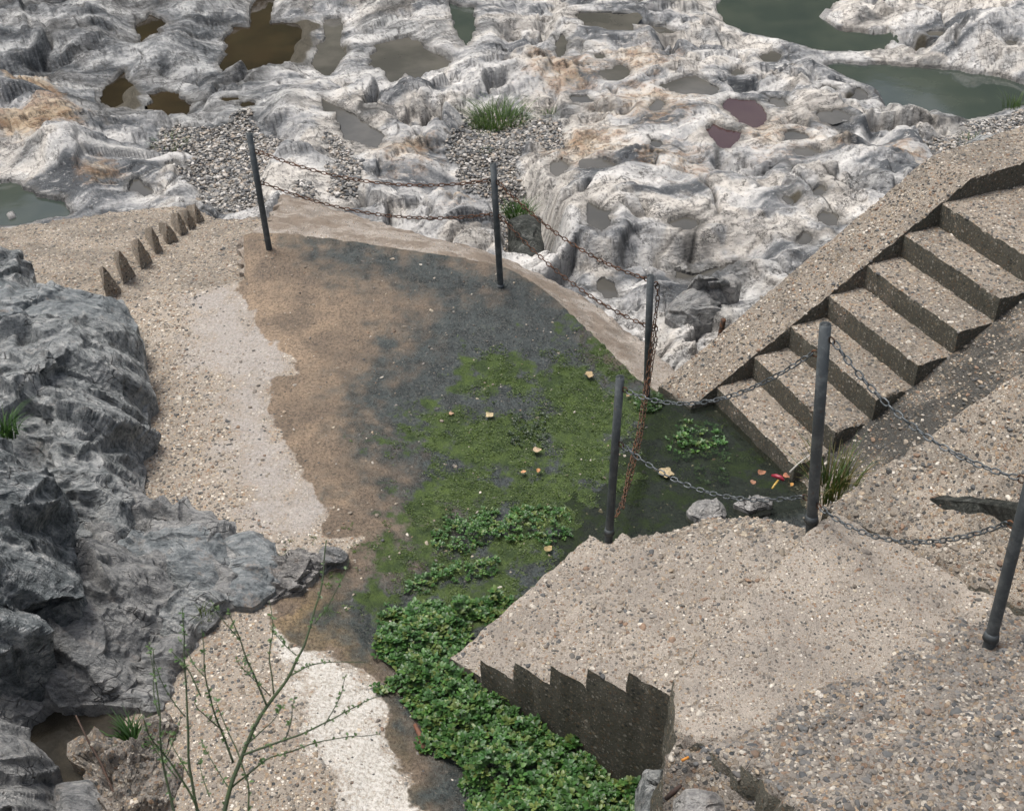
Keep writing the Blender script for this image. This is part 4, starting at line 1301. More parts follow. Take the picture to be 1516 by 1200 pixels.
# ================================================================== ROCKS
def rock(name, px, zf, zb, crown, mat, label, seed, zfun=None, n_a=180, n_r=70, amp=.06, ledge=.035, power=3.0, skirt=.9, cat='rock', strata=(.3, .5, .8), group=None, freq=1.0):
    px = np.array(px, float)
    vmin, vmax = px[:, 1].min(), px[:, 1].max()
    t = (vmax - px[:, 1]) / (vmax - vmin)
    zz = zf + (zb - zf) * sstep(.55, 1.0, t)
    ring = np.array([at(u, v, z) for (u, v), z in zip(px, zz)])
    if zfun is not None: ring = poly_on([tuple(p) for p in px], zfun, 12, zf)
    # closed smooth resampling
    L = np.r_[0, np.cumsum(np.linalg.norm(np.diff(np.vstack([ring, ring[:1]]), axis=0), axis=1))]
    s = np.linspace(0, L[-1], n_a, endpoint=False)
    cl = np.vstack([ring, ring[:1]])
    R3 = np.column_stack([np.interp(s, L, cl[:, k]) for k in range(3)])
    cen = R3.mean(0)
    rr = np.concatenate([np.linspace(0, 1, n_r)[1:] ** .8, [1.02, 1.03, 1.04, 1.05]])
    Vs = [cen + [0, 0, crown]]
    for i, r in enumerate(rr):
        q = cen + (R3 - cen) * min(r, 1.0) + (R3 - cen) * [1, 1, 0] * max(r - 1, 0) * .4
        q[:, 2] = cen[2] * (1 - min(r, 1)) + R3[:, 2] * min(r, 1)
        if r <= 1: q[:, 2] += crown * (1 - r ** power)
        else: q[:, 2] -= skirt * (r - 1) / .05
        Vs.extend(q)
    Vs = np.array(Vs)
    F = [[0, 1 + (k + 1) % n_a, 1 + k][::-1] for k in range(n_a)]
    for i in range(len(rr) - 1):
        for k in range(n_a):
            k2 = (k + 1) % n_a
            F.append([1 + i * n_a + k, 1 + (i + 1) * n_a + k, 1 + (i + 1) * n_a + k2, 1 + i * n_a + k2])
    me = mesh_np(name, Vs, F, False)
    N = np.empty(len(Vs) * 3, np.float32); me.vertices.foreach_get('normal', N) if False else me.vertex_normals.foreach_get('vector', N)
    N = N.reshape(-1, 3)
    ax = np.array(strata); ax = ax / np.linalg.norm(ax)
    d = np.zeros(len(Vs))
    e1 = np.cross(ax, [0, 0, 1.0]); e1 /= np.linalg.norm(e1); e2 = np.cross(ax, e1) * .35 + ax; e2 /= np.linalg.norm(e2)
    for lvl, (fr, am, sq) in enumerate(((2.0, .85, 1.5), (4.8, .42, 1.9), (11.0, .12, 1.8))):
        wb = fbm(Vs, 2.5 * (lvl + 1), 3, seed + 11 + lvl) * .16
        wc = fbm(Vs, 2.5 * (lvl + 1), 3, seed + 21 + lvl) * .16
        gap, cid, ox, oy = worley((Vs @ e1) * fr * freq + wb, (Vs @ e2) * fr * sq * freq + wc, seed + lvl)
        g_ = GRAD[cid]
        d += amp * am * (.6 * g_[:, 2] + 1.9 * (g_[:, 0] * ox + g_[:, 1] * oy))
        d -= amp * am * 1.1 * sstep(.10, .0, gap) * sstep(-.2, .3, perlin(Vs * 3, seed + 30 + lvl))
    # take the lattice serration out of the broken edges
    D = d[1:].reshape(-1, n_a)
    for _ in range(1):
        D = (np.roll(D, 1, 1) + 2 * D + np.roll(D, -1, 1)) / 4
        D[1:-1] = (D[:-2] + 2 * D[1:-1] + D[2:]) / 4
    d[1:] = D.ravel()
    d += amp * (.25 * fbm(Vs, 2.6 * freq, 3, seed + 3) + .10 * fbm(Vs, 18 * freq, 3, seed + 5, .6))
    fade = np.ones(len(Vs)); fade[1 + n_a * (n_r - 1):] = .4
    Vs = Vs + N * (d * fade)[:, None]
    me.vertices.foreach_set('co', Vs.astype(np.float32).ravel()); me.update()
    o = link(name, me, None, mat)
    tag(o, label, cat, group)
    return o


rock('rock_outcrop', [(-100, 470), (60, 470), (170, 470), (205, 540), (212, 600), (196, 660), (208, 700), (196, 760), (216, 796), (330, 800), (400, 830), (395, 880), (330, 905), (292, 940), (250, 1000), (236, 1050), (150, 1040), (80, 1040), (0, 1090), (-100, 1120)], .10, .2, .10, MAT['schist_pale'], 'low broken schist ledge joining the left boulders', 495, n_a=320, n_r=120, amp=.085, power=5)
rock('boulder', [(-70, 385), (0, 372), (30, 380), (45, 405), (40, 430), (0, 442), (-70, 445)], .2, .35, .16, MAT['schist'], 'small dark boulder at the left edge above the long slab', 501, n_r=40, n_a=120)
rock('boulder', [(-80, 440), (20, 430), (80, 424), (130, 430), (175, 450), (198, 480), (204, 520), (190, 545), (100, 545), (30, 540), (-80, 540)], .25, .36, .22, MAT['schist_slab'], 'rounded blue-grey slab beside the lowest step end', 511, amp=.05, ledge=.02)
rock('boulder', [(-90, 520), (30, 500), (110, 505), (190, 520), (215, 560), (223, 590), (207, 655), (222, 690), (205, 740), (222, 790), (190, 830), (120, 830), (60, 780), (-90, 740)], .13, .40, .42, MAT['schist'], 'large swirled grey schist outcrop bulging against the dry path', 521, n_a=260, n_r=110, amp=.085, ledge=.04, power=3.5)
rock('boulder', [(-90, 690), (20, 700), (70, 760), (110, 810), (127, 865), (115, 890), (70, 915), (40, 945), (0, 962), (-90, 975)], .52, .72, .34, MAT['schist_dark'], 'darkest jagged boulder overhanging pale slab at the left edge', 531, n_a=220, n_r=90, amp=.10, ledge=.05, power=3.5)
rock('boulder', [(-90, 900), (40, 870), (120, 825), (180, 815), (240, 855), (252, 900), (240, 950), (205, 992), (165, 1032), (120, 1047), (70, 1042), (0, 1090), (-90, 1110)], .10, .30, .28, MAT['schist_pale'], 'pale grey layered rock above the mud hole', 541, n_a=240, n_r=100, amp=.075, ledge=.05, strata=(.5, .3, .6))
rock('boulder', [(172, 815), (215, 790), (260, 777), (300, 777), (335, 798), (342, 840), (322, 880), (270, 870), (240, 852), (215, 852), (180, 842)], .16, .22, .09, MAT['schist_slab'], 'round flat dark slab between the path and the pale layered rock', 551, amp=.03, ledge=.012, n_a=140, n_r=56, power=6)
rock('boulder', [(332, 800), (375, 790), (408, 803), (418, 838), (404, 872), (372, 894), (340, 888), (328, 850)], .12, .15, .06, MAT['schist_slab'], 'squarish grey stone right of the round flat slab', 561, amp=.03, ledge=.015, n_a=120, n_r=46, power=6)
rock('boulder', [(402, 812), (440, 811), (474, 819), (482, 835), (466, 854), (440, 876), (398, 890), (392, 860)], .09, .11, .045, MAT['rust_rock'], 'rust-streaked broken stone at the edge of the wet path', 571, amp=.045, ledge=.03, n_a=120, n_r=46, freq=1.8)
rock('boulder', [(474, 820), (500, 818), (508, 828), (496, 838), (476, 850), (470, 836)], .05, .06, .03, MAT['schist_pale'], 'smallest grey stone at the tip of the rock row', 576, amp=.03, ledge=.012, n_a=80, n_r=26, freq=2)
rock('boulder', [(243, 880), (290, 872), (330, 884), (322, 908), (300, 932), (265, 952), (240, 935)], .13, .18, .09, MAT['schist'], 'wedge of dark rock below the round flat slab', 581, amp=.045, ledge=.03, n_a=120, n_r=46)
rock('boulder', [(232, 960), (262, 942), (292, 932), (280, 958), (256, 990), (244, 1040), (222, 1035), (212, 1000)], .09, .12, .05, MAT['schist_pale'], 'narrow grey ledge along the lower path edge', 586, amp=.045, ledge=.03, n_a=120, n_r=40)
rock('boulder', [(-90, 1080), (10, 1092), (60, 1120), (88, 1152), (96, 1210), (90, 1290), (-90, 1300)], .12, .3, .25, MAT['schist_pale'], 'pale blue-grey boulder filling the bottom left corner', 591, n_a=180, n_r=70)
rock('boulder', [(88, 1166), (130, 1158), (155, 1180), (165, 1290), (85, 1290)], .12, .2, .07, MAT['schist_pale'], 'flat pale stone right of the bottom left boulder', 596, n_a=100, n_r=40, amp=.03)
rock('concrete_lump', [(118, 1112), (160, 1096), (200, 1102), (243, 1068), (250, 1130), (246, 1290), (160, 1290), (128, 1170)], .10, .14, .05, MAT['aggregate_grey'], 'crumbling pebbly edge of the path beside the mud hole', 598, n_a=140, n_r=50, amp=.075, ledge=.0, freq=2.2, cat='concrete')
# stones among the riverbed
rock('boulder', [(985, 470), (992, 455), (1015, 432), (1035, 412), (1060, 412), (1085, 425), (1090, 445), (1075, 462), (1055, 478), (1010, 486)], -1.02, -.68, .16, MAT['schist_pale'], 'grey boulder lying in a hollow beyond the third post', 601, n_a=160, n_r=60, amp=.025, ledge=.05)
rock('stone', [(1068, 412), (1085, 408), (1097, 418), (1088, 425), (1070, 424)], -.78, -.76, .05, MAT['marble'], 'white stone in the puddle behind the hollow boulder', 605, n_a=60, n_r=20, amp=.01, ledge=.01)
rock('rock_block', [(752, 326), (775, 318), (799, 322), (806, 380), (812, 418), (785, 416), (762, 402), (754, 360)], -1.2, -.95, .08, MAT['crevice'], 'dark upright rock wedged in the crevice by the second post', 609, n_a=100, n_r=40, amp=.02, ledge=.03, strata=(1, .2, .1))
rock('stone', [(1018, 756), (1030, 746), (1052, 742), (1068, 748), (1072, 762), (1056, 772), (1030, 770)], -.10, -.09, .05, MAT['marble'], 'white rock between pool and near stairs under the lower chain', 613, n_a=90, n_r=36, amp=.018, freq=1.8, ledge=.02)
rock('stone', [(1088, 746), (1102, 736), (1128, 732), (1146, 738), (1142, 750), (1110, 754)], -.10, -.09, .05, MAT['marble'], 'flat pale rock beside the litter at the stair foot', 617, n_a=90, n_r=36, amp=.018, freq=1.8, ledge=.02)
rock('stone', [(1000, 1185), (1030, 1172), (1060, 1178), (1075, 1200), (1070, 1250), (1000, 1250)], .72, .78, .08, MAT['marble'], 'pale blue-grey stone at the bottom edge below the rubble', 621, n_a=90, n_r=36, amp=.012, ledge=.02)
rock('rock_block', [(942, 1170), (955, 1142), (985, 1138), (992, 1160), (985, 1230), (950, 1240)], .15, .30, .10, MAT['schist'], 'grey rock wedged under the near stair wall beside the cress', 625, n_a=80, n_r=36, amp=.015)
rock('rock', [(1365, 738), (1395, 732), (1450, 733), (1508, 742), (1515, 756), (1470, 766), (1420, 760), (1390, 748)], 1.02, 1.03, .012, MAT['crevice'], 'dark mossy rock showing through the ramp behind the near chain', 629, n_a=100, n_r=36, amp=.012, ledge=.01, skirt=.3, zfun=lambda x, y: up_z(x, y) + .004)
rock('stone', [(10, 318), (20, 314), (24, 322), (14, 326)], -1.2, -1.19, .04, MAT['marble'], 'small white stone in the left green pool', 633, n_a=40, n_r=14, amp=.005, ledge=.003)
rock('boulder', [(1420, 232), (1440, 212), (1480, 204), (1530, 205), (1540, 240), (1470, 250)], -1.5, -1.35, .15, MAT['schist'], 'grey boulder behind the right coping among gravel', 637, n_a=90, n_r=36)
rock('stone', [(1212, 25), (1222, 14), (1235, 16), (1236, 26), (1222, 31)], -1.95, -1.93, .06, MAT['marble'], 'rounded white stone in the upper green pool', 641, n_a=50, n_r=18, amp=.008, ledge=.004)


# ================================================================== POSTS AND CHAINS
def post(px_base, px_top, z, h, label, r=.024, cap_open=True):
    b = at(*px_base, z)
    # lean so the top falls on the photographed place at height h
    tp = at(*px_top, z + h)
    tilt = tp - b
    lim = .13
    hor = np.linalg.norm(tilt[:2])
    if hor > lim: tilt[:2] *= lim / hor
    tp = b + tilt
    e = empty('chain_post', tuple(b), label, 'post', 'chain posts')
    ax = (tp - b) / np.linalg.norm(tp - b)
    V1, F1 = tube([b - ax * .12, b + ax * (h * .5), tp], [r, r, r * .985], 20, False)
    n = 20
    # hollow top
    V2, F2 = tube([tp, tp - ax * .05], [r * .76, r * .76], 20, False)
    off = len(V1); V = V1 + V2
    F = F1 + [[i + off for i in f] for f in F2]
    for k in range(n):
        k2 = (k + 1) % n
        F.append([2 * n + k, 2 * n + k2, off + k2, off + k])
    F.append([off + n + k for k in range(n)])
    me = mesh_np('pipe', np.array(V), F)
    adopt(link('pipe', me, None, MAT['steel']), e)
    Vc, Fc = tube([b - [0, 0, .02], b + ax * .018], [r * 1.35, r * 1.12], 16)
    adopt(link('base_collar', mesh_np('base_collar', np.array(Vc), Fc), None, MAT['steel']), e)
    return dict(e=e, b=b, t=tp, ax=ax, h=h, r=r)


def ring_on(p, frac, towards):
    """welded eye on the pipe, returns chain end point"""
    c = p['b'] + (p['t'] - p['b']) * frac
    d = np.array(towards, float) - c; d -= p['ax'] * (d @ p['ax']); d /= np.linalg.norm(d)
    q = c + d * (p['r'] + .014)
    side = np.cross(d, p['ax'])
    th_ = np.linspace(0, 2 * math.pi, 13)[:-1]
    loop = [q + .016 * (math.cos(a) * d + math.sin(a) * p['ax']) for a in th_]
    V, F = [], []
    for i in range(12):
        a = th_[i]; rad = math.cos(a) * d + math.sin(a) * p['ax']
        for k in range(6):
            b = 2 * math.pi * k / 6
            V.append(loop[i] + .0042 * (math.cos(b) * rad + math.sin(b) * side))
    for i in range(12):
        for k in range(6):
            F.append([i * 6 + k, i * 6 + (k + 1) % 6, ((i + 1) % 12) * 6 + (k + 1) % 6, ((i + 1) % 12) * 6 + k])
    adopt(link('ring', mesh_np('ring', np.array(V), F), None, MAT['chain_mixed']), p['e'])
    return q + d * .012


p1 = post((399, 372), (369, 198), .28, 1.00, 'leaning dark steel post at the far left corner of the wet path')
p2 = post((741, 423), (730, 243), .20, 1.01, 'dark steel post on the far path edge before the gravel crevice')
p3 = post((957, 590), (963, 408), -.13, 1.00, 'dark steel post standing in the pool at the foot of the coping')
p4 = post((902, 785), (918, 558), .12, 1.09, 'open-topped dark steel post at the corner of the near stairs above the pool')
p5 = post((1202, 766), (1222, 480), .885, 1.12, 'tallest-looking dark steel post in front of the right staircase', r=.027)
p6 = post((1468, 940), (1553, 608), 1.04, 1.10, 'leaning steel post cut off by the right edge', r=.026)


def link_mesh():
    L, W_, r = .050, .030, .0040
    path = []
    hl = (L - W_) / 2; R = W_ / 2 - r
    for a in np.linspace(-90, 90, 5): path.append((hl + R * math.cos(math.radians(a)), R * math.sin(math.radians(a)), 0))
    for a in np.linspace(90, 270, 5): path.append((-hl + R * math.cos(math.radians(a)), R * math.sin(math.radians(a)), 0))
    n = len(path); V = []; F = []
    for i in range(n):
        p = np.array(path[i]); t = np.array(path[(i + 1) % n]) - np.array(path[i - 1]); t /= np.linalg.norm(t)
        s = np.cross(t, [0, 0, 1])
        for k in range(5):
            b = 2 * math.pi * k / 5
            V.append(p + r * (math.cos(b) * s + math.sin(b) * np.array([0, 0, 1])))
    for i in range(n):
        for k in range(5):
            F.append([i * 5 + k, i * 5 + (k + 1) % 5, ((i + 1) % n) * 5 + (k + 1) % 5, ((i + 1) % n) * 5 + k][::-1])
    return V, F


LV, LF = link_mesh()
LINKS = {}
for nm in ('chain_rust', 'chain_steel', 'chain_mixed'):
    me = mesh_np('link_' + nm, np.array(LV), LF); me.materials.append(MAT[nm]); LINKS[nm] = me


def chain(points, mat, label, pitch=.0405):
    P = np.array(points, float)
    seg = np.r_[0, np.cumsum(np.linalg.norm(np.diff(P, axis=0), axis=1))]
    n = max(2, int(seg[-1] / pitch))
    pitch = seg[-1] / n
    e = empty('chain', tuple(P[0]), label, 'chain', 'chains between the posts')
    roll0 = random.random()
    for k in range(n):
        s = (k + .5) * pitch
        c = np.array([np.interp(s, seg, P[:, j]) for j in range(3)])
        c2 = np.array([np.interp(s + .01, seg, P[:, j]) for j in range(3)]); c1 = np.array([np.interp(s - .01, seg, P[:, j]) for j in range(3)])
        t = Vector(c2 - c1).normalized()
        q = t.to_track_quat('X', 'Z')
        roll = (math.pi / 2 if k % 2 else 0) + math.radians(38) + random.uniform(-.25, .25)
        o = bpy.data.objects.new('link', LINKS[mat]); COL.objects.link(o)
        o.parent = e
        M4 = Matrix.Translation(Vector(c)) @ q.to_matrix().to_4x4() @ Matrix.Rotation(roll, 4, 'X') @ Matrix.Diagonal((max(1.0, pitch / .0405), 1, 1, 1))
        o.matrix_parent_inverse = Matrix.Translation(Vector(P[0])).inverted()
        o.matrix_basis = M4
    return e


def sag(a, b, drop, n=40, skew=0.0):
    a, b = np.array(a), np.array(b)
    t = np.linspace(0, 1, n)
    P = a[None] + (b - a)[None] * t[:, None]
    P[:, 2] -= drop * 4 * t * (1 - t) * (1 + skew * (t - .5))
    return P


mid12 = (p1['b'] + p2['b']) / 2
A = ring_on(p1, .86, p2['b']); B = ring_on(p2, .87, p1['b'])
chain(sag(A, B, .13), 'chain_rust', 'upper rusty chain slung between the two far posts')
A = ring_on(p1, .60, p2['b']); B = ring_on(p2, .60, p1['b'])
chain(sag(A, B, .13), 'chain_rust', 'lower rusty chain slung between the two far posts')
A = ring_on(p2, .87, p3['b']); B = ring_on(p3, .96, p2['b'])
chain(sag(A, B, .10), 'chain_rust', 'upper rusty chain falling from the crevice post to the pool post')
A = ring_on(p2, .60, p3['b']); B = ring_on(p3, .60, p2['b'])
chain(sag(A, B, .10), 'chain_rust', 'lower rusty chain falling from the crevice post to the pool post')
# slack chains from the pool post to the foot of the near stair post
A = ring_on(p3, .93, p3['b'] + np.array([1.0, .2, 0]))
E1 = at(922, 752, .12)
P_ = np.array([A, A + [.006, -.02, -.12], at(957, 560, .18) + np.array([.0, .0, 0]), at(945, 640, .10), at(930, 700, .08), E1])
chain(np.vstack([P_[0] + (P_[1] - P_[0]) * t for t in np.linspace(0, 1, 4)[:-1]] + [P_[1:]]), 'chain_mixed', 'slack rusty chain hanging from the pool post top to the near stair post')
A = ring_on(p3, .60, p3['b'] + np.array([1.0, .2, 0]))
P_ = np.array([A, A + [.004, -.01, -.1], at(960, 570, .1), at(948, 650, .05), at(932, 715, .05), at(912, 765, .13)])
chain(P_, 'chain_mixed', 'second slack chain dropping from the pool post ring into the water')
A = ring_on(p4, .94, p5['t']); B = ring_on(p5, .85, p4['t'])
chain(sag(A, B, .17), 'chain_steel', 'upper dark chain crossing in front of the lowest stair treads')
A = ring_on(p4, .60, p5['b']); B = ring_on(p5, .10, p4['b'])
chain(sag(A, B, .15), 'chain_steel', 'lower dark chain sagging over the white rocks between two near posts')
A = ring_on(p5, .94, p6['t']); B = ring_on(p6, .70, p5['t'])
chain(sag(A, B, .12), 'chain_steel', 'upper dark chain running from the tall post to the right edge')
A = ring_on(p5, .09, p6['b']); B = ring_on(p6, .50, p5['b'])
chain(sag(A, B, .16), 'chain_steel', 'lower dark chain drooping to the leaning right edge post')
# cut-off stub behind the coping
b = at(1066, 500, -.35); t_ = at(1071, 473, -.16)
V_, F_ = tube([b - [0, 0, .6], b, b + (t_ - b)], [.022, .022, .021], 14)
tag(link('post_stub', mesh_np('post_stub', np.array(V_), F_), None, MAT['chain_mixed']), 'short rusty cut-off post stub behind the coping', 'post stub')


# ================================================================== PLANTS
def leaf_vf(L, W_, fold=.25, curl=.2):
    """pointed oval leaf along +x, 3 cross rows"""
    V = [(0, 0, 0)]
    for x, w in ((.25, .8), (.55, 1.0), (.82, .62)):
        z = -curl * x * x * L
        V += [(x * L, w * W_ / 2, z + fold * w * W_ / 2), (x * L, 0, z), (x * L, -w * W_ / 2, z + fold * w * W_ / 2)]
    V.append((L, 0, -curl * L))
    F = [[0, 2, 1], [0, 3, 2], [1, 2, 5, 4], [2, 3, 6, 5], [4, 5, 8, 7], [5, 6, 9, 8], [7, 8, 10], [8, 9, 10]]
    return np.array(V), F


LEAFV, LEAFF = leaf_vf(1, .62)
BLADEV, BLADEF = np.array([(0, 0, 0), (.55, .3, .05), (.55, -.3, .05), (1, 0, -.1)], float), [[0, 2, 1], [1, 2, 3]]


def leaf_cloud(centres, normals_tilt, size, cols, per=6, elev=(.15, .9), shape=None):
    """rosettes of leaves joined into one mesh"""
    n = len(centres) * per
    LV_, LF_ = shape or (LEAFV, LEAFF)
    nv = len(LV_)
    az = RNG.uniform(0, 6.28, n)
    el = RNG.uniform(*elev, n)
    sz = np.repeat(RNG.uniform(.65, 1.2, len(centres)), per) * RNG.uniform(.7, 1.2, n) * size
    rollv = RNG.normal(0, .3, n)
    C = np.repeat(centres, per, 0)
    X = np.stack([np.cos(az) * np.cos(el), np.sin(az) * np.cos(el), np.sin(el)], -1)
    Yv = np.stack([-np.sin(az), np.cos(az), 0 * az], -1)
    Zv = np.cross(X, Yv)
    Y2 = Yv * np.cos(rollv)[:, None] + Zv * np.sin(rollv)[:, None]
    Z2 = np.cross(X, Y2)
    V = C[:, None, :] + sz[:, None, None] * (LV_[None, :, 0:1] * X[:, None] + LV_[None, :, 1:2] * Y2[:, None] + LV_[None, :, 2:3] * Z2[:, None])
    V = V + X[:, None] * (sz * .12)[:, None, None]
    V = V.reshape(-1, 3)
    tri = np.array([t for f in LF_ for t in ([f] if len(f) == 3 else [[f[0], f[1], f[2]], [f[0], f[2], f[3]]])])
    Fa = (np.arange(n) * nv)[:, None, None] + tri[None]
    ci = np.repeat(RNG.integers(0, len(cols), len(centres)), per)
    cc = np.array(cols)[ci] * RNG.uniform(.7, 1.3, (n, 1))
    me = mesh_np('leaves', V, Fa.reshape(-1, 3))
    cattr(me, 'col', np.repeat(cc, nv, 0))
    return me


GREENS = [(.040, .105, .022), (.055, .135, .03), (.028, .075, .018), (.085, .17, .04), (.045, .115, .035), (.035, .09, .02), (.05, .12, .03), (.12, .16, .04), (.04, .10, .025), (.05, .115, .03), (.10, .15, .04)]


def cress(px, label, dens, size, hmax, zextra=0.0, per=6, cols=GREENS, name='watercress'):
    pg = on_floor(px)
    lo, hi = pg[:, :2].min(0), pg[:, :2].max(0)
    q = RNG.uniform(lo, hi, (int((hi - lo).prod() * dens), 2))
    sd = sdf(pg, q) + .11 * fbm(np.column_stack([q, 0 * q[:, 0]]), 6, 4, 31) + .035
    q = q[sd > 0]; sd = sd[sd > 0]
    q3 = np.column_stack([q, 0 * q[:, 0]])
    h = hmax * sstep(0, .22, sd) * np.clip(1 + .45 * fbm(q3, 4.5, 3, 33), .4, 1.6) + .015
    z = floor_z(q[:, 0], q[:, 1]) + h * RNG.uniform(.55, 1.0, len(q)) + zextra
    C = np.column_stack([q, z])
    o = link(name, leaf_cloud(C, None, size, cols, per), None, MAT['leaf'])
    tag(o, label, kind='stuff')
    return o


cress([(560, 940), (585, 915), (640, 905), (700, 893), (738, 888), (700, 935), (672, 962), (700, 982), (760, 1035), (860, 1105), (945, 1165), (975, 1210), (985, 1290), (740, 1290), (705, 1185), (660, 1120), (620, 1062), (585, 1012), (570, 970)],
      'dense bright green watercress bed filling the gap below the near stair wall', 3600, .027, .14)
cress([(640, 800), (660, 778), (700, 765), (760, 758), (830, 752), (845, 775), (842, 792), (790, 800), (740, 808), (690, 815), (655, 818)], 'low band of watercress in the mossy pool', 1700, .020, .05)
cress([(600, 868), (640, 845), (700, 832), (735, 830), (738, 846), (690, 858), (640, 872), (605, 878)], 'thin strip of watercress nearest the wet concrete', 1700, .020, .045)
cress([(985, 655), (1005, 632), (1040, 628), (1072, 645), (1065, 668), (1035, 685), (1005, 678)], 'clump of cress in the pool before the lowest stair', 1300, .024, .06)
cress([(938, 592), (960, 582), (985, 590), (985, 606), (955, 612), (938, 606)], 'dark cress around the foot of the pool post', 1500, .020, .04, cols=[(.03, .07, .02), (.04, .09, .02)])
cress([(752, 628), (770, 612), (790, 622), (806, 640), (812, 660), (795, 664), (775, 650), (755, 642)], 'dark tuft of water plants in the middle of the moss', 1700, .014, .03, cols=[(.03, .05, .025), (.045, .07, .035)])
cress([(1030, 705), (1060, 690), (1075, 700), (1060, 715), (1035, 718)], 'small cress patch by the large fallen leaf', 1200, .02, .035, cols=[(.03, .07, .02), (.05, .10, .03)])
# moss cushions
pm = sample_mesh(path.data, 9000, lambda P: (moss_field(P) + .30 * fbm(P * [1, 1, 0], 7, 3, 300) + .12 * fbm(P * [1, 1, 0], 22, 2, 310) > .05) * (P[:, 2] > -.3) * .85)
pm[:, 2] += .002
tag(link('moss', leaf_cloud(pm, None, .0085, [(.04, .07, .013), (.06, .098, .017), (.085, .125, .024), (.045, .08, .016)], per=3, elev=(.1, .8), shape=(BLADEV, BLADEF)), None, MAT['leaf']), 'green moss cushions spread over the wet concrete', kind='stuff')


def tuft(centre, n, h, spread, cols, label, width=.006, lean=.5, seg=4, up_bias=1.0):
    acc_v = []; acc_f = []; acc_c = []
    centre = np.array(centre, float)
    for k in range(n):
        a = RNG.uniform(0, 6.28); r = spread * math.sqrt(RNG.random())
        b = centre + [r * math.cos(a), r * math.sin(a), -.02]
        d = np.array([math.cos(a + RNG.normal(0, .6)), math.sin(a + RNG.normal(0, .6)), 0]) * lean * RNG.uniform(.3, 1.3)
        L = h * RNG.uniform(.45, 1.15)
        side = np.array([-d[1], d[0], 0]); side = side / max(np.linalg.norm(side), 1e-6)
        base = len(acc_v)
        c = np.array(cols[RNG.integers(0, len(cols))]) * RNG.uniform(.7, 1.3)
        for i in range(seg + 1):
            t = i / seg
            p = b + np.array([0, 0, 1]) * L * (t - .25 * t * t * lean * 2) * up_bias + d * L * t * t
            w = width * (1 - t) ** .7 + .0006
            acc_v += [p - side * w / 2, p + side * w / 2]; acc_c += [c, c]
        for i in range(seg):
            acc_f.append([base + 2 * i, base + 2 * i + 1, base + 2 * i + 3, base + 2 * i + 2])
    me = mesh_np('grass_tuft', np.array(acc_v), acc_f)
    cattr(me, 'col', np.array(acc_c))
    return tag(link('grass_tuft', me, None, MAT['grass']), label, 'grass')


GC = [(.05, .10, .025), (.07, .125, .03), (.04, .08, .022), (.10, .14, .05)]


def gz(u, v, z0=-1.4):
    p = at(u, v, z0)
    for _ in range(6):
        z = float(height_at(np.array([p[:2]]))[0]); p = at(u, v, z)
    return p


tuft(gz(740, 185), 420, .42, .36, GC, 'largest bushy grass tuft on the gravel above the second post', .012, .75)
tuft(gz(712, 196), 120, .22, .22, GC, 'low grass fringe left of the largest bushy tuft', .010, .8)
tuft(at(768, 318, -1.12), 260, .20, .16, [(.03, .07, .015), (.05, .10, .02)], 'green grass topping the dark rock in the crevice', .010, .7)
tuft(gz(815, 170), 50, .16, .12, GC, 'small sparse grass tuft right of the largest tuft', .008, .8)
tuft(gz(1440, 212), 70, .16, .2, GC, 'small weeds in the gravel behind the right coping', .010, .8)
tuft(gz(1500, 160), 60, .3, .14, [(.09, .13, .04), (.06, .11, .03)], 'thin reeds at the right end of the lower green pool', .008, .5)
tuft(gz(250, 212), 70, .14, .25, GC, 'sparse weeds on the gravel near the brown pools', .010, .8)
tuft(gz(716, 225), 30, .10, .08, GC, 'tiny weed sprig in the gravel', .008, .8)
tuft(at(1232, 728, .35), 170, .34, .13, [(.08, .10, .03), (.05, .09, .025), (.14, .12, .05)], 'yellow-green weeds growing behind the tall post', .008, .55)
tuft(at(8, 640, .62), 90, .22, .08, [(.05, .10, .03), (.03, .07, .02)], 'weed sprig on the swirled rock at the left edge', .010, .7)
tuft(at(195, 1098, .08), 130, .17, .06, [(.03, .07, .02), (.05, .10, .03)], 'dark green weed at the right side of the mud hole', .012, .6)
tuft(at(125, 500, .62), 40, .14, .06, [(.04, .08, .025), (.06, .10, .04)], 'little weed in the crack of the rounded slab', .007, .6)
tuft(at(300, 910, .22), 26, .07, .05, [(.08, .11, .04), (.06, .09, .03)], 'tiny weed between the dark wedge and the path', .006, .7)


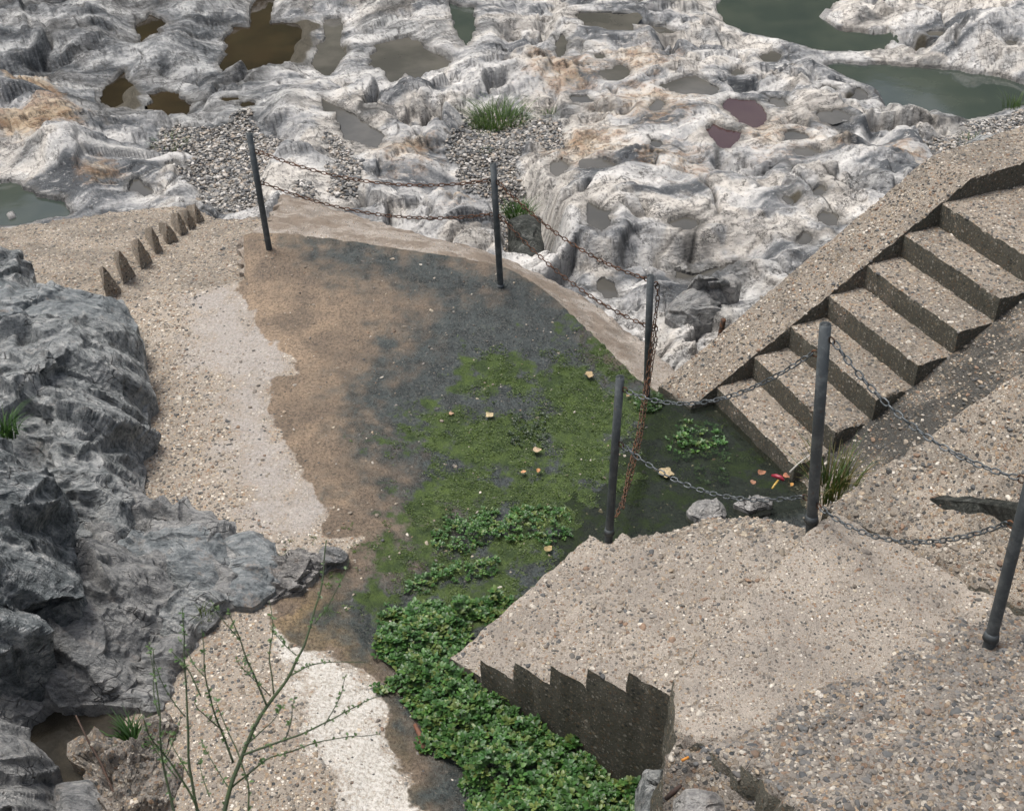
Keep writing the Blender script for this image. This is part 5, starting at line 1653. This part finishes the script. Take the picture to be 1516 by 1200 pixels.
# foreground shrub: thin, nearly bare stems close to the camera
def twigs():
    root = at_depth(318, 1345, 2.55)
    e = empty('shrub', tuple(root), 'slender nearly bare shrub with thin green stems at the bottom left foreground', 'shrub')
    def branch(px, r0, r1, d0, d1, nm, leaves=True, lcount=18):
        n = len(px)
        P = np.array([at_depth(u, v, d0 + (d1 - d0) * i / (n - 1)) for i, (u, v) in enumerate(px)])
        # smooth
        t = np.linspace(0, n - 1, n * 6)
        Q = np.column_stack([np.interp(t, range(n), P[:, k]) for k in range(3)])
        for _ in range(4): Q[1:-1] = (Q[:-2] + Q[1:-1] * 2 + Q[2:]) / 4
        Q += np.column_stack([fbm(Q, 9, 2, 700 + k) for k in range(3)]) * .006
        V, F = tube(Q, np.linspace(r0, r1, len(Q)), 6)
        o = link(nm, Acc_mesh(nm, V, F, (.055, .085, .035) if r0 < .006 else (.07, .085, .045)), None, MAT['twig'])
        adopt(o, e)
        if leaves:
            idx = RNG.integers(int(len(Q) * .1), len(Q), lcount)
            C = Q[idx]
            me = leaf_cloud(C, None, .009, [(.05, .10, .03), (.07, .12, .04)], per=2, elev=(-.3, 1.1))
            lo = link('leaves', me, None, MAT['leaf']); lo['kind'] = 'stuff'
            lo.parent = o
        return Q
    branch([(318, 1345), (330, 1200), (350, 1140), (385, 1060), (425, 1000), (458, 940), (474, 880), (485, 800)], .0058, .0014, 2.55, 2.75, 'stem', True, 26)
    branch([(360, 1118), (420, 1095), (480, 1070), (530, 1045), (565, 1025)], .0028, .001, 2.6, 2.7, 'branch')
    branch([(340, 1170), (400, 1120), (470, 1095), (560, 1085)], .0024, .0008, 2.6, 2.8, 'branch')
    branch([(395, 1045), (372, 985), (352, 940), (335, 905)], .0024, .0009, 2.62, 2.6, 'branch')
    branch([(320, 1330), (292, 1200), (278, 1130), (274, 1040), (276, 960), (270, 900)], .0038, .001, 2.5, 2.5, 'stem')
    branch([(345, 1130), (320, 1060), (306, 1000), (298, 930)], .0026, .0009, 2.6, 2.55, 'branch')
    branch([(312, 1330), (262, 1220), (240, 1130), (236, 1040), (228, 960)], .0034, .0009, 2.45, 2.42, 'stem')
    branch([(318, 1345), (300, 1210), (260, 1140), (225, 1090), (215, 1060)], .003, .001, 2.5, 2.4, 'stem')
    branch([(425, 1000), (452, 985), (490, 980), (540, 978)], .0018, .0008, 2.7, 2.75, 'branch', True, 8)
    branch([(405, 1028), (398, 970), (405, 930), (398, 890)], .0018, .0008, 2.7, 2.72, 'branch', True, 10)
    branch([(300, 1030), (280, 990), (252, 960)], .0018, .0008, 2.55, 2.55, 'branch', True, 10)
    for k in range(16):
        u0, v0 = [(340, 1170), (365, 1100), (400, 1030), (440, 970), (282, 1150), (276, 1060), (300, 1000), (240, 1130), (236, 1060), (420, 1095), (480, 1072), (465, 925), (330, 1080), (262, 1150), (310, 1180), (352, 945)][k]
        sgn = RNG.choice([-1, 1]); du = sgn * RNG.uniform(15, 55); dv = -RNG.uniform(40, 110)
        d_ = RNG.uniform(2.5, 2.7)
        branch([(u0, v0), (u0 + du * .45, v0 + dv * .35), (u0 + du * .8, v0 + dv * .7), (u0 + du, v0 + dv)], .0015, .0006, d_, d_ + RNG.uniform(-.1, .1), 'branch', True, 7)
    branch([(318, 1340), (360, 1240), (372, 1160), (340, 1090), (322, 1040)], .0028, .0009, 2.5, 2.55, 'branch', True, 14)
    return e


def Acc_mesh(nm, V, F, col):
    me = mesh_np(nm, np.array(V), F); cattr(me, 'col', np.tile(np.array(col), (len(V), 1)))
    return me


twigs()


# ================================================================== SMALL THINGS
def fallen_leaf(px, size, col, label, z=None, rot=0.0, curl=.35, lobes=0, lift=.012):
    c = on_floor([px])[0] if z is None else at(*px, z)
    pts = []
    n = 28
    for k in range(n):
        a = 2 * math.pi * k / n
        r = 1 - .25 * math.cos(a) ** 2 * 0 + (lobes and .17 * math.cos(lobes * a) + .08 * math.cos(2 * a + 1))
        pts.append((math.cos(a) * r * (1.0 if not lobes else .9), math.sin(a) * r * (.62 if not lobes else .85)))
    V = [(0, 0, 0)]; F = []
    for ri, rr in enumerate((.5, 1.0)):
        for (x, y) in pts: V.append((x * rr, y * rr, curl * (abs(y * rr)) ** 1.5 * .6 + .12 * rr * math.sin(3 * x + 2 * y)))
    for k in range(n):
        k2 = (k + 1) % n
        F.append([0, 1 + k, 1 + k2]); F.append([1 + k, 1 + n + k, 1 + n + k2, 1 + k2])
    size = size * .72
    V = np.array(V) * size * .5
    ca_, sa_ = math.cos(rot), math.sin(rot)
    V = np.column_stack([V[:, 0] * ca_ - V[:, 1] * sa_, V[:, 0] * sa_ + V[:, 1] * ca_, V[:, 2]])
    e = empty('fallen_leaf', tuple(c + [0, 0, lift]), label, 'leaf', 'fallen leaves')
    me = mesh_np('blade', V, F); cattr(me, 'col', np.tile(np.array(col), (len(V), 1)))
    o = link('blade', me, e, MAT['dryleaf'])
    sv, sf = tube([(-.5 * size * ca_, -.5 * size * sa_, .002), (-.75 * size * ca_, -.75 * size * sa_, .004)], [.0018, .0012], 5)
    me = mesh_np('stalk', np.array(sv), sf); cattr(me, 'col', np.tile(np.array(col) * .6, (len(sv), 1)))
    link('stalk', me, e, MAT['dryleaf'])
    return e


fallen_leaf((985, 706), .15, (.42, .33, .19), 'large pale yellow leaf floating near the white rock', rot=-.3, lobes=5, lift=.035)
fallen_leaf((775, 706), .052, (.55, .29, .14), 'left of the two orange leaves on the moss', rot=.4, lift=.045)
fallen_leaf((797, 704), .055, (.50, .24, .09), 'right, more crumpled of the two orange leaves on the moss', rot=1.5, curl=.9, lift=.045)
fallen_leaf((725, 620), .085, (.52, .42, .24), 'yellow-tan lobed leaf at the upper edge of the moss', rot=.8, lobes=4, lift=.035)
fallen_leaf((872, 560), .10, (.42, .31, .17), 'torn tan leaf near the far path edge in the moss', rot=2.1, lobes=5, lift=.035)
fallen_leaf((795, 672), .08, (.45, .34, .22), 'pale tan leaf lying below the dark water plants', rot=.2, lobes=3, lift=.035)
fallen_leaf((812, 818), .075, (.36, .27, .12), 'ochre leaf in the water beside the near stair edge', rot=1.1, lobes=3, lift=.035)
fallen_leaf((668, 614), .05, (.40, .26, .16), 'small brown leaf on the dark slime', rot=.1, lobes=3)
fallen_leaf((930, 590), .055, (.38, .26, .15), 'small curled leaf left of the pool post', rot=.9, curl=.7, lift=.03)
fallen_leaf((1128, 702), .075, (.34, .15, .08), 'orange-brown dead leaf at the left of the red litter', z=.02, rot=.7, curl=.9, lobes=3)
fallen_leaf((1114, 716), .06, (.33, .16, .09), 'rusty curled leaf nearest the cress patch', z=.06, rot=2.0, curl=.8, lobes=3)
fallen_leaf((1163, 707), .065, (.36, .14, .07), 'reddish dead leaf right of the red litter', z=.12, rot=-.5, curl=.8, lobes=3)
fallen_leaf((1172, 719), .045, (.5, .25, .06), 'yellow-orange scrap of leaf near the tall post foot', z=.2, rot=1.2, curl=.6)

# litter: red cap with a yellow stick
e = empty('litter', tuple(at(1152, 712, .10)), 'pink-red plastic scrap with a yellow stick at the stair foot', 'litter')
c0 = at(1152, 710, .14)


def plain(name, col, rough=.4):
    m = M(name); c = m.mix(m.step(m.noise(60, 3), .4, .7), col, tuple(x * .7 for x in col)); return m.out(c, rough)


MAT['red_plastic'] = plain('red_plastic', (.27, .02, .04)); MAT['yellow_stick'] = plain('yellow_stick', (.50, .33, .08)); MAT['white_stick'] = plain('bleached_stick', (.45, .43, .39), .8)
V_, F_ = tube([c0 + [-.035, .03, .01], c0 + [-.012, .012, .02], c0 + [.012, -.002, .02], c0 + [.03, -.022, .012]], [.008, .014, .014, .009], 9)
adopt(link('cap', mesh_np('cap', np.array(V_), F_), None, MAT['red_plastic']), e)
q0 = at(1152, 711, .15); q1 = at(1143, 723, .15)
V_, F_ = tube([q0, (q0 + q1) / 2 + [0, 0, .003], q1], [.007, .007, .006], 8)
adopt(link('stick', mesh_np('stick', np.array(V_), F_), None, MAT['yellow_stick']), e)
q0, q1 = at(1169, 699, .05), at(1201, 672, .12)
V_, F_ = tube([q0, q0 * .6 + q1 * .4 + [0, 0, .012], q1], [.007, .006, .005], 7)
tag(link('bleached_stick', mesh_np('bleached_stick', np.array(V_), F_), None, MAT['white_stick']), 'pale bleached stick leaning by the first step behind the tall post', 'stick')
# broken twig on the wet channel
e0, e1 = on_floor([(615, 1076), (628, 1112)])
V_, F_ = tube([e0 + [0, 0, .02], e0 * .5 + e1 * .5 + [.004, 0, .028], e1 + [0, 0, .022]], [.011, .013, .014], 8)
tag(link('broken_twig', Acc_mesh('broken_twig', V_, F_, (.17, .075, .045)), None, MAT['twig']), 'short broken reddish twig beside the watercress bed', 'twig')
# dead stem across the mud hole
ds = [at(112, 1058, .30), at(130, 1095, .22), at(150, 1130, .16), at(165, 1165, .16), at(185, 1215, .18)]
V_, F_ = tube(ds, [.004, .005, .006, .006, .007], 7)
tag(link('dead_stem', Acc_mesh('dead_stem', V_, F_, (.07, .04, .028)), None, MAT['twig']), 'dark reddish dead stem lying across the mud hole', 'twig')
# driftwood scrap under the near wall
w0, w1 = at(986, 1182, .72), at(1008, 1162, .80)
V_, F_ = tube([w0, (w0 + w1) / 2, w1], [.009, .012, .007], 8)
tag(link('wood_scrap', Acc_mesh('wood_scrap', V_, F_, (.055, .032, .025)), None, MAT['twig']), 'dark reddish wood scrap at the bottom beside the rubble', 'wood')
# cigarette end on the rubble
w0, w1 = at(1009, 1128, .84), at(1019, 1123, .84)
V_, F_ = tube([w0 + [0, 0, .012], w1 + [0, 0, .012]], [.006, .006], 8)
tag(link('cigarette_end', mesh_np('cigarette_end', np.array(V_), F_), None, plain('orange_paper', (.55, .22, .03), .7)), 'small orange cigarette end on the rubble slope', 'litter')

# standing water at the stair foot
pw = patch('pool_water', [at(*p) for p in [(820, 560, -.125), (900, 535, -.125), (985, 588, -.125), (1040, 600, -.125), (1085, 575, -.125), (1200, 690, -.125), (1190, 750, -.125), (1000, 790, -.125), (880, 830, -.125), (760, 840, -.125), (740, 700, -.125)]], flat(-.128), .12, -.13, [MAT['water_grey'], MAT['water_grey']], rows=1, edge=0, edge_jit=.02, seed=111)
mw = M('clear_pool_water')
mw.out((.026, .031, .026), .03, mw.bump(mw.noise(6, 2), .05, .01), IOR=1.33)
tb = mw.n('ShaderNodeBsdfTransparent', {'Color': (.72, .75, .66, 1)})
mx = mw.n('ShaderNodeMixShader', {0: .7, 1: mw.b.outputs[0], 2: tb.outputs[0]})
mw.t.links.new(mx.outputs[0], mw.t.nodes['Material Output'].inputs['Surface'])
pw.data.materials.clear(); pw.data.materials.append(mw.m); pw.data.materials.append(mw.m)
tag(pw, 'shallow clear pool at the foot of the right staircase', kind='structure')
